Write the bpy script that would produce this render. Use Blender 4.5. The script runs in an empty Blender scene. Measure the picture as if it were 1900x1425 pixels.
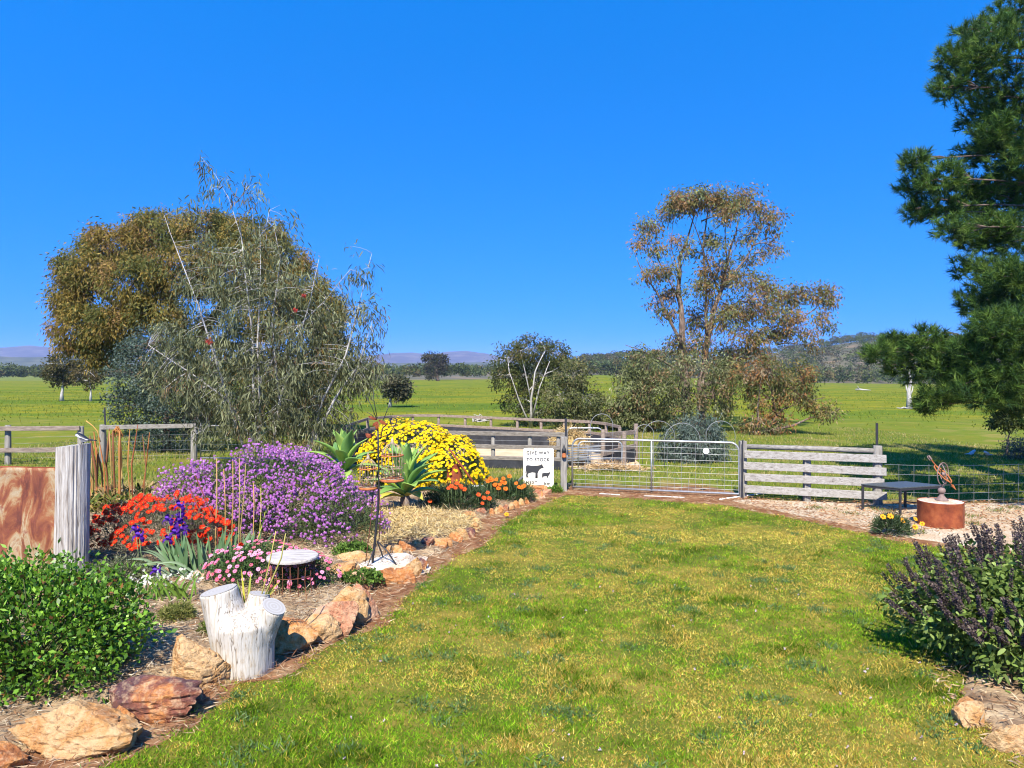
import bpy, bmesh, math, random
import numpy as np
from mathutils import Vector, Matrix, Euler

# ---------------------------------------------------------------- camera, sky, sun, exposure
scene = bpy.context.scene
COL = scene.collection
F, H, CX, HY = 1400.0, 2.64, 950.0, 680.0        # focal length in photo pixels, eye height, horizon row
SUN_EL, SUN_AZ = 47.0, 10.0                      # light comes from behind the camera, a little from its left

cam_d = bpy.data.cameras.new('camera'); cam = bpy.data.objects.new('camera', cam_d); COL.objects.link(cam)
cam.location = (0, 0, H); cam.rotation_euler = (math.radians(90), 0, 0)
cam_d.sensor_width = 36.0; cam_d.lens = 36.0 * F / 1900.0
cam_d.shift_y = -(712.5 - HY) / 1900.0
cam_d.clip_start = 0.1; cam_d.clip_end = 20000
scene.camera = cam

world = bpy.data.worlds.new('World'); scene.world = world; world.use_nodes = True
wn = world.node_tree.nodes; wl = world.node_tree.links
for n in list(wn): wn.remove(n)
sky = wn.new('ShaderNodeTexSky'); sky.sky_type = 'NISHITA'; sky.sun_disc = False
sky.sun_elevation = math.radians(SUN_EL); sky.sun_rotation = math.radians(180 + SUN_AZ)
sky.altitude = 300; sky.air_density = 1.0; sky.dust_density = 0.1; sky.ozone_density = 4.0
tcw = wn.new('ShaderNodeTexCoord'); addz = wn.new('ShaderNodeVectorMath'); addz.operation = 'ADD'; addz.inputs[1].default_value = (0, 0, 0.42)
wl.new(tcw.outputs['Generated'], addz.inputs[0]); wl.new(addz.outputs[0], sky.inputs[0])   # clear dry air: the pale band at the horizon stays thin
hsv = wn.new('ShaderNodeHueSaturation'); hsv.inputs['Saturation'].default_value = 1.36; hsv.inputs['Hue'].default_value = 0.506; hsv.inputs['Value'].default_value = 1.22
bg = wn.new('ShaderNodeBackground'); bg.inputs['Strength'].default_value = 0.15
wo = wn.new('ShaderNodeOutputWorld')
wl.new(sky.outputs[0], hsv.inputs['Color']); wl.new(hsv.outputs[0], bg.inputs[0]); wl.new(bg.outputs[0], wo.inputs[0])

sd = bpy.data.lights.new('sun', 'SUN'); sd.energy = 4.8; sd.angle = math.radians(0.5); sd.color = (1.0, 0.93, 0.80)
sun = bpy.data.objects.new('sun', sd); COL.objects.link(sun)
e, a = math.radians(SUN_EL), math.radians(SUN_AZ)
sdir = Vector((math.sin(a) * math.cos(e), math.cos(a) * math.cos(e), -math.sin(e)))
sun.rotation_euler = sdir.to_track_quat('-Z', 'Y').to_euler()
sun.location = (-10, -30, 40)

vs = scene.view_settings
vs.view_transform = 'Standard'; vs.look = 'None'; vs.gamma = 1.0; vs.exposure = 1.25; vs.use_curve_mapping = False
scene.render.engine = 'CYCLES'
scene.cycles.filter_width = 1.1; scene.cycles.max_bounces = 6; scene.cycles.transparent_max_bounces = 8; scene.cycles.volume_bounces = 0

# ---------------------------------------------------------------- helpers
rng = np.random.default_rng(11)
random.seed(5)
def gp(px, py, z=0.0):
    d = F * (H - z) / (py - HY); return Vector(((px - CX) / F * d, d, z))
def at(px, py, d): return Vector(((px - CX) / F * d, d, H - (py - HY) / F * d))

def _hash(ix, iy, s):
    n = (ix * 374761393 + iy * 668265263 + s * 974634777) & 0x7fffffff
    n = ((n ^ (n >> 13)) * 1274126177) & 0x7fffffff
    return ((n ^ (n >> 16)) & 0xffff) / 65535.0
def vnoise(x, y, s=0):
    x = np.asarray(x, float); y = np.asarray(y, float)
    ix = np.floor(x).astype(np.int64); iy = np.floor(y).astype(np.int64)
    fx = x - ix; fy = y - iy; fx = fx * fx * (3 - 2 * fx); fy = fy * fy * (3 - 2 * fy)
    return (_hash(ix, iy, s) * (1 - fx) + _hash(ix + 1, iy, s) * fx) * (1 - fy) + (_hash(ix, iy + 1, s) * (1 - fx) + _hash(ix + 1, iy + 1, s) * fx) * fy
def fbm(x, y, s=0, o=4):
    r = 0; a = .5; f = 1.0
    for k in range(o): r = r + a * vnoise(np.asarray(x) * f, np.asarray(y) * f, s + k); a *= .5; f *= 2.03
    return r / (1 - .5 ** o)
def sstep(a, b, x): t = np.clip((x - a) / (b - a), 0, 1); return t * t * (3 - 2 * t)
def unit(v): return v / np.maximum(np.linalg.norm(v, axis=-1, keepdims=True), 1e-9)
def rdir(n): return unit(rng.normal(size=(n, 3)))

def sdist(poly, P):                       # signed distance to a polygon, positive inside
    poly = np.asarray([(p[0], p[1]) for p in poly]); P = np.asarray(P)[:, :2]
    d2 = np.full(len(P), 1e18); ins = np.zeros(len(P), bool)
    for i in range(len(poly)):
        A = poly[i]; B = poly[(i + 1) % len(poly)]; AB = B - A
        t = np.clip(((P - A) @ AB) / max(AB @ AB, 1e-12), 0, 1)
        d2 = np.minimum(d2, ((P - (A + t[:, None] * AB)) ** 2).sum(1))
        c = (A[1] > P[:, 1]) != (B[1] > P[:, 1])
        with np.errstate(divide='ignore', invalid='ignore'):
            xi = A[0] + (P[:, 1] - A[1]) / (B[1] - A[1]) * (B[0] - A[0])
        ins ^= c & (P[:, 0] < xi)
    return np.where(ins, 1, -1) * np.sqrt(d2)

EPX = [-3000, 0, 200, 720, 900, 1000, 1110, 1250, 1520, 1650, 1900, 4000]
EPY = [709, 707, 707, 705, 704, 700, 695, 700, 711, 712, 715, 716]
def zt(x, y):                             # ground height of the paddock: flat by the garden, then falling gently away
    x = np.asarray(x, float); y = np.asarray(y, float)
    px = CX + F * x / np.maximum(y, 5.0)
    ze = H - (np.interp(px, EPX, EPY) - HY) / F * 350
    t = np.clip((y - 24) / 326, 0, None)
    z = ze * np.minimum(t, 1) + np.where(t > 1, -np.minimum((t - 1) * 8, 6.0), 0)
    return z + sstep(60, 140, y) * (vnoise(x / 40, y / 40, 3) - .5) * .5
def zt1(x, y): return float(zt(np.array([x]), np.array([y]))[0])
def gpt(px, d, dz=0.0):                   # a point standing on the ground at distance d
    x = (px - CX) / F * d; return Vector((x, d, zt1(x, d) + dz))

def mesh_np(name, V, faces_list, col=None, mat=None, parent=None, smooth=False):
    me = bpy.data.meshes.new(name)
    V = np.asarray(V, np.float32)
    me.vertices.add(len(V)); me.vertices.foreach_set('co', V.ravel())
    tot = []; idx = []
    for Fa in faces_list:
        Fa = np.asarray(Fa, np.int32)
        if len(Fa) == 0: continue
        tot.append(np.full(len(Fa), Fa.shape[1], np.int32)); idx.append(Fa.ravel())
    tot = np.concatenate(tot); idx = np.concatenate(idx)
    me.loops.add(len(idx)); me.loops.foreach_set('vertex_index', idx)
    me.polygons.add(len(tot)); st = np.zeros(len(tot), np.int32); st[1:] = np.cumsum(tot)[:-1]
    me.polygons.foreach_set('loop_start', st)
    if smooth: me.polygons.foreach_set('use_smooth', np.ones(len(tot), bool))
    if col is not None:
        ca = me.color_attributes.new('col', 'FLOAT_COLOR', 'POINT')
        c4 = np.ones((len(V), 4), np.float32); c4[:, :3] = col
        ca.data.foreach_set('color', c4.ravel())
    me.update(calc_edges=True); me.validate()
    if mat: me.materials.append(mat)
    return link(name, me, parent)
def link(name, me, parent=None):
    o = bpy.data.objects.new(name, me); COL.objects.link(o)
    if parent: o.parent = parent
    return o
def tag(o, label=None, cat=None, group=None, kind=None):
    if label: o['label'] = label
    if cat: o['category'] = cat
    if group: o['group'] = group
    if kind: o['kind'] = kind
    return o
def thing(name, label, cat, loc=(0, 0, 0), group=None):
    o = bpy.data.objects.new(name, None); o.empty_display_size = .2; COL.objects.link(o); o.location = loc
    return tag(o, label, cat, group)
def org(parent): return Vector(parent.location) if parent else Vector((0, 0, 0))

class MB:                                  # collects shapes in world space, links them as one mesh under its parent
    def __init__(s): s.v = []; s.f = []; s.c = []
    def add(s, vs, fs, col=None):
        b = len(s.v); s.v += [tuple(v) for v in vs]; s.f += [tuple(i + b for i in f) for f in fs]
        s.c += [col or (.5, .5, .5)] * len(vs); return s
    def tube(s, pts, radii, n=8, cap=True, col=None, jit=0):
        pts = [Vector(p) for p in pts]
        if not hasattr(radii, '__len__'): radii = [radii] * len(pts)
        T = []
        for i in range(len(pts)):
            t = pts[min(i + 1, len(pts) - 1)] - pts[max(i - 1, 0)]; T.append(t.normalized() if t.length > 1e-9 else Vector((0, 0, 1)))
        u = T[0].orthogonal().normalized(); vs = []
        for i, p in enumerate(pts):
            u = (u - T[i] * u.dot(T[i])); u = u.normalized() if u.length > 1e-6 else T[i].orthogonal().normalized()
            w = T[i].cross(u)
            for k in range(n):
                A = 2 * math.pi * k / n; r = radii[i] * (1 + (random.uniform(-jit, jit) if jit else 0))
                vs.append(p + (u * math.cos(A) + w * math.sin(A)) * r)
        fs = [(i * n + k, i * n + (k + 1) % n, (i + 1) * n + (k + 1) % n, (i + 1) * n + k) for i in range(len(pts) - 1) for k in range(n)]
        if cap: fs += [tuple(range(n - 1, -1, -1)), tuple((len(pts) - 1) * n + k for k in range(n))]
        return s.add(vs, fs, col)
    def bar(s, p0, p1, w, h, up=(0, 0, 1), col=None):   # rectangular bar, w across, h along up
        p0, p1 = Vector(p0), Vector(p1); t = (p1 - p0).normalized(); up = Vector(up)
        sd_ = t.cross(up)
        if sd_.length < 1e-5: sd_ = t.cross(Vector((1, 0, 0)))
        sd_ = sd_.normalized(); u2 = sd_.cross(t).normalized()
        vs = [p + sd_ * (w / 2 * a) + u2 * (h / 2 * b) for p in (p0, p1) for a, b in ((-1, -1), (1, -1), (1, 1), (-1, 1))]
        return s.add(vs, [(3, 2, 1, 0), (4, 5, 6, 7), (0, 1, 5, 4), (1, 2, 6, 5), (2, 3, 7, 6), (3, 0, 4, 7)], col)
    def lathe(s, c, prof, n=24, col=None, cap=True):
        c = Vector(c); vs = [c + Vector((r * math.cos(2 * math.pi * k / n), r * math.sin(2 * math.pi * k / n), z)) for r, z in prof for k in range(n)]
        m = len(prof)
        fs = [(i * n + k, i * n + (k + 1) % n, (i + 1) * n + (k + 1) % n, (i + 1) * n + k) for i in range(m - 1) for k in range(n)]
        if cap: fs += [tuple(range(n - 1, -1, -1)), tuple((m - 1) * n + k for k in range(n))]
        return s.add(vs, fs, col)
    def build(s, name, mat, parent=None, smooth=False, bevel=0, local=False):
        o = org(parent) if not local else Vector((0, 0, 0))
        me = bpy.data.meshes.new(name); me.from_pydata([(v[0] - o.x, v[1] - o.y, v[2] - o.z) for v in s.v], [], s.f)
        ca = me.color_attributes.new('col', 'FLOAT_COLOR', 'POINT')
        ca.data.foreach_set('color', np.array([(*c, 1) for c in s.c], np.float32).ravel())
        if smooth: me.polygons.foreach_set('use_smooth', [True] * len(me.polygons))
        me.materials.append(mat); me.update()
        ob = link(name, me, parent)
        if bevel:
            m = ob.modifiers.new('b', 'BEVEL'); m.width = bevel; m.segments = 2; m.limit_method = 'ANGLE'
        return ob

# ---------------------------------------------------------------- materials
def nodes(name):
    m = bpy.data.materials.new(name); m.use_nodes = True; nt = m.node_tree
    for n in list(nt.nodes): nt.nodes.remove(n)
    out = nt.nodes.new('ShaderNodeOutputMaterial'); p = nt.nodes.new('ShaderNodeBsdfPrincipled')
    nt.links.new(p.outputs[0], out.inputs[0]); return m, nt, p, out
def ramp(nt, stops, src):
    r = nt.nodes.new('ShaderNodeValToRGB'); el = r.color_ramp.elements
    while len(el) > 1: el.remove(el[-1])
    el[0].position = stops[0][0]; el[0].color = (*stops[0][1], 1)
    for pos, c in stops[1:]: q = el.new(pos); q.color = (*c, 1)
    nt.links.new(src, r.inputs[0]); return r.outputs[0]
def noise_tex(nt, scale, detail=5, rough=.6, vec=None, dist=0):
    n = nt.nodes.new('ShaderNodeTexNoise'); n.inputs['Scale'].default_value = scale; n.inputs['Detail'].default_value = detail
    n.inputs['Roughness'].default_value = rough; n.inputs['Distortion'].default_value = dist
    if vec: nt.links.new(vec, n.inputs['Vector'])
    return n.outputs[0]
def coords(nt, sc=(1, 1, 1), kind='Object'):
    t = nt.nodes.new('ShaderNodeTexCoord'); m = nt.nodes.new('ShaderNodeMapping'); m.inputs['Scale'].default_value = sc
    nt.links.new(t.outputs[kind], m.inputs['Vector']); return m.outputs[0]
def wcoords(nt, sc=(1, 1, 1)):
    t = nt.nodes.new('ShaderNodeNewGeometry'); m = nt.nodes.new('ShaderNodeMapping'); m.inputs['Scale'].default_value = sc
    nt.links.new(t.outputs['Position'], m.inputs['Vector']); return m.outputs[0]
def mixc(nt, f, a, b, mode='MIX'):
    m = nt.nodes.new('ShaderNodeMix'); m.data_type = 'RGBA'; m.blend_type = mode
    for s, v in (('Factor', f), ('A', a), ('B', b)):
        i = [q for q in m.inputs if q.name == s and (q.type == ('VALUE' if s == 'Factor' else 'RGBA'))][0]
        if hasattr(v, 'links'): nt.links.new(v, i)
        else: i.default_value = v if s == 'Factor' else (*v, 1)
    return [q for q in m.outputs if q.type == 'RGBA'][0]
def bump(nt, p, src, strength=.4, dist=.02):
    b = nt.nodes.new('ShaderNodeBump'); b.inputs['Strength'].default_value = strength; b.inputs['Distance'].default_value = dist
    nt.links.new(src, b.inputs['Height']); nt.links.new(b.outputs[0], p.inputs['Normal'])
def noisy(name, stops, scale=6, stretch=(1, 1, 1), rough=.8, bs=.4, bd=.01, metal=0, detail=6, world=False, dist=0, spec=.3):
    m, nt, p, out = nodes(name); v = wcoords(nt, stretch) if world else coords(nt, stretch)
    n = noise_tex(nt, scale, detail, .62, v, dist); nt.links.new(ramp(nt, stops, n), p.inputs['Base Color'])
    n2 = noise_tex(nt, scale * 3.1, detail, .6, v)
    bump(nt, p, n2, bs, bd); p.inputs['Roughness'].default_value = rough; p.inputs['Metallic'].default_value = metal
    p.inputs['Specular IOR Level'].default_value = spec
    return m
def cracked(m, scale=2.6, stretch=(7, 7, .22), width=.014, dark=.25):   # long drying cracks in old timber
    nt = m.node_tree; p = [n for n in nt.nodes if n.type == 'BSDF_PRINCIPLED'][0]; src = p.inputs['Base Color'].links[0].from_socket
    n = noise_tex(nt, scale, 3, .5, coords(nt, stretch), .3); f = ramp(nt, [(.5 - width, (1, 1, 1)), (.5, (dark, dark * .85, dark * .7)), (.5 + width, (1, 1, 1))], n)
    nt.links.new(mixc(nt, 1.0, src, f, 'MULTIPLY'), p.inputs['Base Color'])
def leafmat(name, trans=.35, rough=.5, spec=.35, tint=(1.25, 1.2, .6)):
    m, nt, p, out = nodes(name)
    a = nt.nodes.new('ShaderNodeAttribute'); a.attribute_name = 'col'
    nt.links.new(a.outputs['Color'], p.inputs['Base Color']); p.inputs['Roughness'].default_value = rough
    p.inputs['Specular IOR Level'].default_value = spec
    t = nt.nodes.new('ShaderNodeBsdfTranslucent'); nt.links.new(mixc(nt, 1.0, a.outputs['Color'], tint, 'MULTIPLY'), t.inputs['Color'])
    mx = nt.nodes.new('ShaderNodeMixShader'); mx.inputs[0].default_value = trans
    nt.links.new(p.outputs[0], mx.inputs[1]); nt.links.new(t.outputs[0], mx.inputs[2]); nt.links.new(mx.outputs[0], out.inputs[0])
    return m
def plain(name, c, rough=.6, metal=0, spec=.4):
    m, nt, p, out = nodes(name); v = coords(nt)
    n = noise_tex(nt, 9, 5, .6, v)
    nt.links.new(ramp(nt, [(.3, tuple(x * .82 for x in c)), (.7, tuple(min(1, x * 1.12) for x in c))], n), p.inputs['Base Color'])
    p.inputs['Roughness'].default_value = rough; p.inputs['Metallic'].default_value = metal; p.inputs['Specular IOR Level'].default_value = spec
    return m

M = {}
M['leaf'] = leafmat('leaf', .35, .6, .12); M['leaf_gloss'] = leafmat('leaf_glossy', .28, .42, .3); M['leaf_dry'] = leafmat('leaf_dry', .25, .7, .08, (1.1, 1, .7))
M['leaf_thick'] = leafmat('leaf_thick', .12, .4, .4); M['petal'] = leafmat('petal', .35, .6, .08, (1.05, 1.02, 1.0))
M['grass'] = leafmat('grass', .35, .7, .06, (1.15, 1.1, .5)); M['needle'] = leafmat('needle', .25, .6, .10); M['straw'] = leafmat('straw', .15, .8, .05, (1, 1, .9))
M['far_leaf'] = leafmat('far_leaf', .15, .9, .03)
GREY = [(.28, (.09, .08, .07)), (.48, (.20, .185, .165)), (.72, (.31, .29, .26))]
PALE = [(.3, (.30, .27, .23)), (.48, (.58, .54, .49)), (.6, (.70, .67, .62)), (.8, (.80, .77, .72))]
M['wood_v'] = noisy('weathered_wood_upright', GREY, 9, (4, 4, .35), .85, .7, .01)
M['wood_h'] = noisy('weathered_wood_rail', GREY, 9, (.35, 4, 4), .85, .7, .01)
M['plank'] = noisy('pale_plank', [(.27, (.09, .08, .07)), (.40, (.23, .21, .19)), (.60, (.32, .305, .285)), (.8, (.37, .335, .29))], 7, (.3, 5, 5), .85, .6, .006, dist=.6)
M['wood_brown'] = noisy('brown_rail', [(.25, (.10, .075, .06)), (.55, (.21, .165, .135)), (.8, (.31, .26, .22))], 9, (.5, 3, 3), .9, .6, .01)
M['post_pale'] = noisy('silvered_post', [(.30, (.11, .09, .075)), (.42, (.28, .25, .22)), (.58, (.40, .38, .35)), (.8, (.50, .48, .45))], 7, (5, 5, .35), .85, .8, .012)
M['stump'] = noisy('silvered_stump', [(.30, (.16, .12, .085)), (.39, (.36, .30, .23)), (.48, (.41, .375, .325)), (.75, (.48, .455, .42))], 5, (4, 4, .7), .8, .5, .010, dist=1.6)
cracked(M['stump']); cracked(M['post_pale'], 2.2, (7, 7, .15)); cracked(M['plank'], 3, (.2, 8, 8), .012, .4)
M['rust'] = noisy('rust', [(.3, (.10, .022, .009)), (.5, (.19, .042, .014)), (.7, (.27, .075, .025))], 7, (1, 1, 1), .75, .4, .006)
M['rust_dark'] = noisy('dark_rust', [(.3, (.06, .022, .014)), (.6, (.15, .05, .025)), (.8, (.22, .085, .04))], 9, (1, 1, 1), .8, .4, .005)
M['rust_orange'] = noisy('orange_rust', [(.3, (.20, .055, .02)), (.6, (.42, .14, .045)), (.8, (.55, .24, .10))], 9, (1, 1, 1), .8, .4, .005)
M['steel'] = noisy('galvanised_steel', [(.3, (.30, .31, .32)), (.7, (.46, .47, .48))], 14, (1, 1, 1), .5, .1, .002, metal=.75, spec=.5)
M['black_steel'] = plain('black_steel', (.02, .02, .024), .5); M['wire'] = plain('galvanised_wire', (.26, .265, .27), .5, .3)
M['white'] = plain('white_paint', (.66, .66, .63), .5); M['black'] = plain('black_paint', (.025, .026, .03), .6)
M['cage'] = noisy('cream_wire', [(.35, (.20, .13, .08)), (.6, (.36, .30, .22)), (.8, (.44, .39, .31))], 30, (1, 1, 1), .6, .2, .002)
M['cloth'] = noisy('black_shade_cloth', [(.3, (.012, .013, .017)), (.7, (.035, .037, .045))], 5, (1, 1, 1), .7, .3, .01)
M['bark_dark'] = noisy('dark_bark', [(.3, (.05, .036, .028)), (.6, (.14, .10, .075)), (.8, (.22, .165, .125))], 5, (3, 3, .6), .9, .8, .03)
M['bark_brown'] = noisy('brown_bark', [(.3, (.06, .042, .033)), (.52, (.15, .105, .08)), (.75, (.36, .30, .25))], 5, (3, 3, .6), .9, .6, .02)
M['bark_white'] = noisy('white_bark', [(.3, (.18, .16, .14)), (.52, (.36, .345, .325)), (.8, (.52, .51, .49))], 6, (3, 3, .8), .8, .4, .01)
M['stem'] = leafmat('stem', .05, .6, .2)
M['hay'] = noisy('hay', [(.3, (.22, .13, .05)), (.55, (.46, .32, .13)), (.8, (.62, .47, .23))], 12, (1, 1, 1), .95, .9, .03)
def rockmat(name, stops, sc=3.0):
    m, nt, p, out = nodes(name); t = nt.nodes.new('ShaderNodeTexCoord'); oi = nt.nodes.new('ShaderNodeObjectInfo')
    ad = nt.nodes.new('ShaderNodeVectorMath'); ad.operation = 'MULTIPLY_ADD'
    nt.links.new(oi.outputs['Random'], ad.inputs[0]); ad.inputs[1].default_value = (17, 31, 23); nt.links.new(t.outputs['Object'], ad.inputs[2])
    v = ad.outputs[0]
    n = noise_tex(nt, sc, 7, .62, v, .7); c = ramp(nt, stops, n)
    n2 = noise_tex(nt, sc * 7, 6, .7, v); c2 = mixc(nt, ramp(nt, [(.48, (0, 0, 0)), (.66, (.5, .5, .5))], n2), c, (.60, .44, .26))
    c3 = mixc(nt, ramp(nt, [(.32, (.85, .85, .85)), (.43, (0, 0, 0))], n2), c2, (.10, .045, .025))
    nt.links.new(c3, p.inputs['Base Color']); p.inputs['Roughness'].default_value = .85; p.inputs['Specular IOR Level'].default_value = .25
    bump(nt, p, n2, 1.0, .05); return m
M['rock_tan'] = rockmat('tan_rock', [(.3, (.36, .14, .045)), (.44, (.46, .24, .085)), (.55, (.52, .34, .17)), (.66, (.44, .20, .06)), (.75, (.30, .11, .04))])
M['rock_orange'] = rockmat('orange_rock', [(.32, (.20, .065, .03)), (.45, (.40, .15, .045)), (.58, (.48, .22, .07)), (.7, (.50, .30, .14))])
M['rock_purple'] = rockmat('purple_rock', [(.38, (.48, .20, .06)), (.45, (.22, .075, .04)), (.55, (.085, .04, .045)), (.75, (.13, .06, .06))], 2.2)
M['rock_pink'] = rockmat('pink_rock', [(.32, (.28, .09, .05)), (.48, (.44, .20, .11)), (.62, (.50, .31, .20)), (.75, (.40, .16, .07))])
# ---------------------------------------------------------------- ground, paddock, hills
def paddock_mat():
    m, nt, p, out = nodes('paddock_ground')
    g = nt.nodes.new('ShaderNodeNewGeometry'); sep = nt.nodes.new('ShaderNodeSeparateXYZ'); nt.links.new(g.outputs['Position'], sep.inputs[0])
    v = wcoords(nt, (.03, .10, .03)); big = noise_tex(nt, 1.0, 5, .62, v, .6)
    green = ramp(nt, [(.30, (.065, .115, .012)), (.41, (.10, .145, .014)), (.48, (.145, .165, .016)), (.54, (.21, .19, .016)), (.60, (.13, .155, .018)), (.68, (.19, .175, .035)), (.78, (.16, .14, .05))], big)
    v2 = wcoords(nt, (.45, .9, .4)); mid = noise_tex(nt, 1.0, 6, .7, v2)
    green = mixc(nt, ramp(nt, [(.44, (0, 0, 0)), (.60, (.8, .8, .8))], mid), green, (.065, .10, .014))
    fine = noise_tex(nt, 5, 6, .75, wcoords(nt, (1, 1, 1)))
    green = mixc(nt, .45, green, ramp(nt, [(.3, (.45, .45, .45)), (.7, (1.5, 1.5, 1.3))], fine), 'MULTIPLY')
    near = ramp(nt, [(.35, (.16, .145, .025)), (.5, (.105, .14, .016)), (.65, (.22, .175, .055))], noise_tex(nt, .5, 6, .65, wcoords(nt)))
    mr = nt.nodes.new('ShaderNodeMapRange'); mr.inputs[1].default_value = 26; mr.inputs[2].default_value = 48; nt.links.new(sep.outputs['Y'], mr.inputs[0])
    c = mixc(nt, mr.outputs[0], near, green)
    soil = ramp(nt, [(.3, (.10, .045, .022)), (.48, (.19, .09, .045)), (.6, (.27, .17, .09)), (.75, (.36, .27, .16))], noise_tex(nt, 3, 7, .7, wcoords(nt)))
    ny = nt.nodes.new('ShaderNodeMath'); ny.operation = 'MULTIPLY_ADD'; nt.links.new(noise_tex(nt, .9, 4, .6, wcoords(nt)), ny.inputs[0]); ny.inputs[1].default_value = 1.6
    mx_ = nt.nodes.new('ShaderNodeMapRange'); mx_.inputs[1].default_value = 4.3; mx_.inputs[2].default_value = 5.2; mx_.inputs[3].default_value = 0; mx_.inputs[4].default_value = 2.0; nt.links.new(sep.outputs['X'], mx_.inputs[0])
    ay_ = nt.nodes.new('ShaderNodeMath'); ay_.operation = 'ADD'; nt.links.new(sep.outputs['Y'], ay_.inputs[0]); nt.links.new(mx_.outputs[0], ay_.inputs[1]); nt.links.new(ay_.outputs[0], ny.inputs[2])
    ms = nt.nodes.new('ShaderNodeMapRange'); ms.inputs[1].default_value = 17.2; ms.inputs[2].default_value = 17.9; nt.links.new(ny.outputs[0], ms.inputs[0])
    c = mixc(nt, ms.outputs[0], soil, c)
    nt.links.new(c, p.inputs['Base Color']); p.inputs['Roughness'].default_value = .95; p.inputs['Specular IOR Level'].default_value = .02
    bump(nt, p, noise_tex(nt, 9, 6, .7, wcoords(nt)), .5, .05); return m
ys = np.concatenate([np.arange(-12, 30, 1.0), np.arange(30, 110, 2.5), np.arange(110, 460, 8), np.geomspace(460, 6500, 24)])
xs = np.concatenate([-np.geomspace(120, 5200, 26)[::-1], np.arange(-115, 116, 5.0), np.geomspace(120, 5200, 26)])
X, Y = np.meshgrid(xs, ys); Z = zt(X, Y)
def grid_faces(ny, nx):
    i = np.arange((ny - 1) * (nx - 1)); r = i // (nx - 1); c = i % (nx - 1); b = r * nx + c
    return np.stack([b, b + 1, b + nx + 1, b + nx], 1)
pad = mesh_np('paddock', np.stack([X, Y, Z], -1).reshape(-1, 3), [grid_faces(len(ys), len(xs))], None, paddock_mat(), smooth=True)
tag(pad, kind='structure')

def ridge(name, d0, d1, prof, base, mat, ny=24, px0=-1400, px1=3300, nx=140, rough=6.0):
    px = np.linspace(px0, px1, nx); top = H - (np.interp(px, [p[0] for p in prof], [p[1] for p in prof]) - HY) / F * ((d0 + d1) / 2)
    V = []
    for j in range(ny):
        t = j / (ny - 1); d = d0 + (d1 - d0) * t; k = math.sin(math.pi * t) ** 1.2
        x = (px - CX) / F * d
        n = (fbm(x / (rough * 14), np.full(nx, d / (rough * 14)), 5) - .5) * rough * k * 1.4
        V.append(np.stack([x, np.full(nx, d), base + (top - base) * k + n], 1))
    o = mesh_np(name, np.concatenate(V), [grid_faces(ny, nx)], None, mat, smooth=True)
    return tag(o, kind='structure'), None
M['far_hill'] = noisy('far_hill_ground', [(.3, (.035, .035, .05)), (.5, (.06, .055, .07)), (.7, (.13, .115, .11))], .012, (1, 1, 1), .95, .2, 1, world=True)
M['mid_hill'] = noisy('wooded_ridge', [(.3, (.03, .04, .025)), (.55, (.065, .075, .04)), (.75, (.12, .115, .065))], .03, (1, 1, 1), .95, .4, 3, world=True)
M['near_hill'] = noisy('hill_ground', [(.35, (.06, .06, .03)), (.55, (.11, .095, .05)), (.72, (.30, .17, .09))], .035, (1, 1, 1), .95, .4, 1, world=True)
ridge('distant_hills', 3600, 5400, [(-1400, 655), (-300, 648), (0, 645), (60, 643), (130, 650), (190, 655), (300, 661), (500, 664), (650, 664), (700, 658), (745, 652), (795, 657), (850, 651), (900, 656), (960, 667), (1050, 671), (1300, 668), (3300, 660)], -30, M['far_hill'], rough=22)
ridge('distant_ridge', 1700, 2500, [(-1400, 656), (-200, 660), (0, 661), (120, 664), (210, 670), (420, 676), (700, 674), (900, 673), (1100, 676), (3300, 672)], -14, M['mid_hill'], rough=7)

HPX = [700, 980, 1050, 1080, 1120, 1250, 1400, 1500, 1560, 1600, 1700, 1900, 2400, 3200]
HPY = [697, 690, 684, 673, 669, 664, 660, 650, 638, 632, 634, 642, 655, 665]
def zh(x, y):                              # the wooded hill on the right
    px = CX + F * x / np.maximum(y, 50)
    top = H - (np.interp(px, HPX, HPY) - HY) / F * 720
    b = zt(x, np.full_like(y, 350.0)) - 1.5
    up = sstep(390, 720, y); dn = 1 - sstep(760, 1150, y)
    return b + (top - b) * up * dn + (fbm(x / 60, y / 60, 9) - .5) * 5 * up
hp = np.linspace(650, 3200, 110); hd = np.linspace(365, 1180, 50)
PX, DD = np.meshgrid(hp, hd); XX = (PX - CX) / F * DD
tag(mesh_np('hill', np.stack([XX, DD, zh(XX, DD)], -1).reshape(-1, 3), [grid_faces(50, 110)], None, M['near_hill'], smooth=True), kind='structure')

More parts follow.
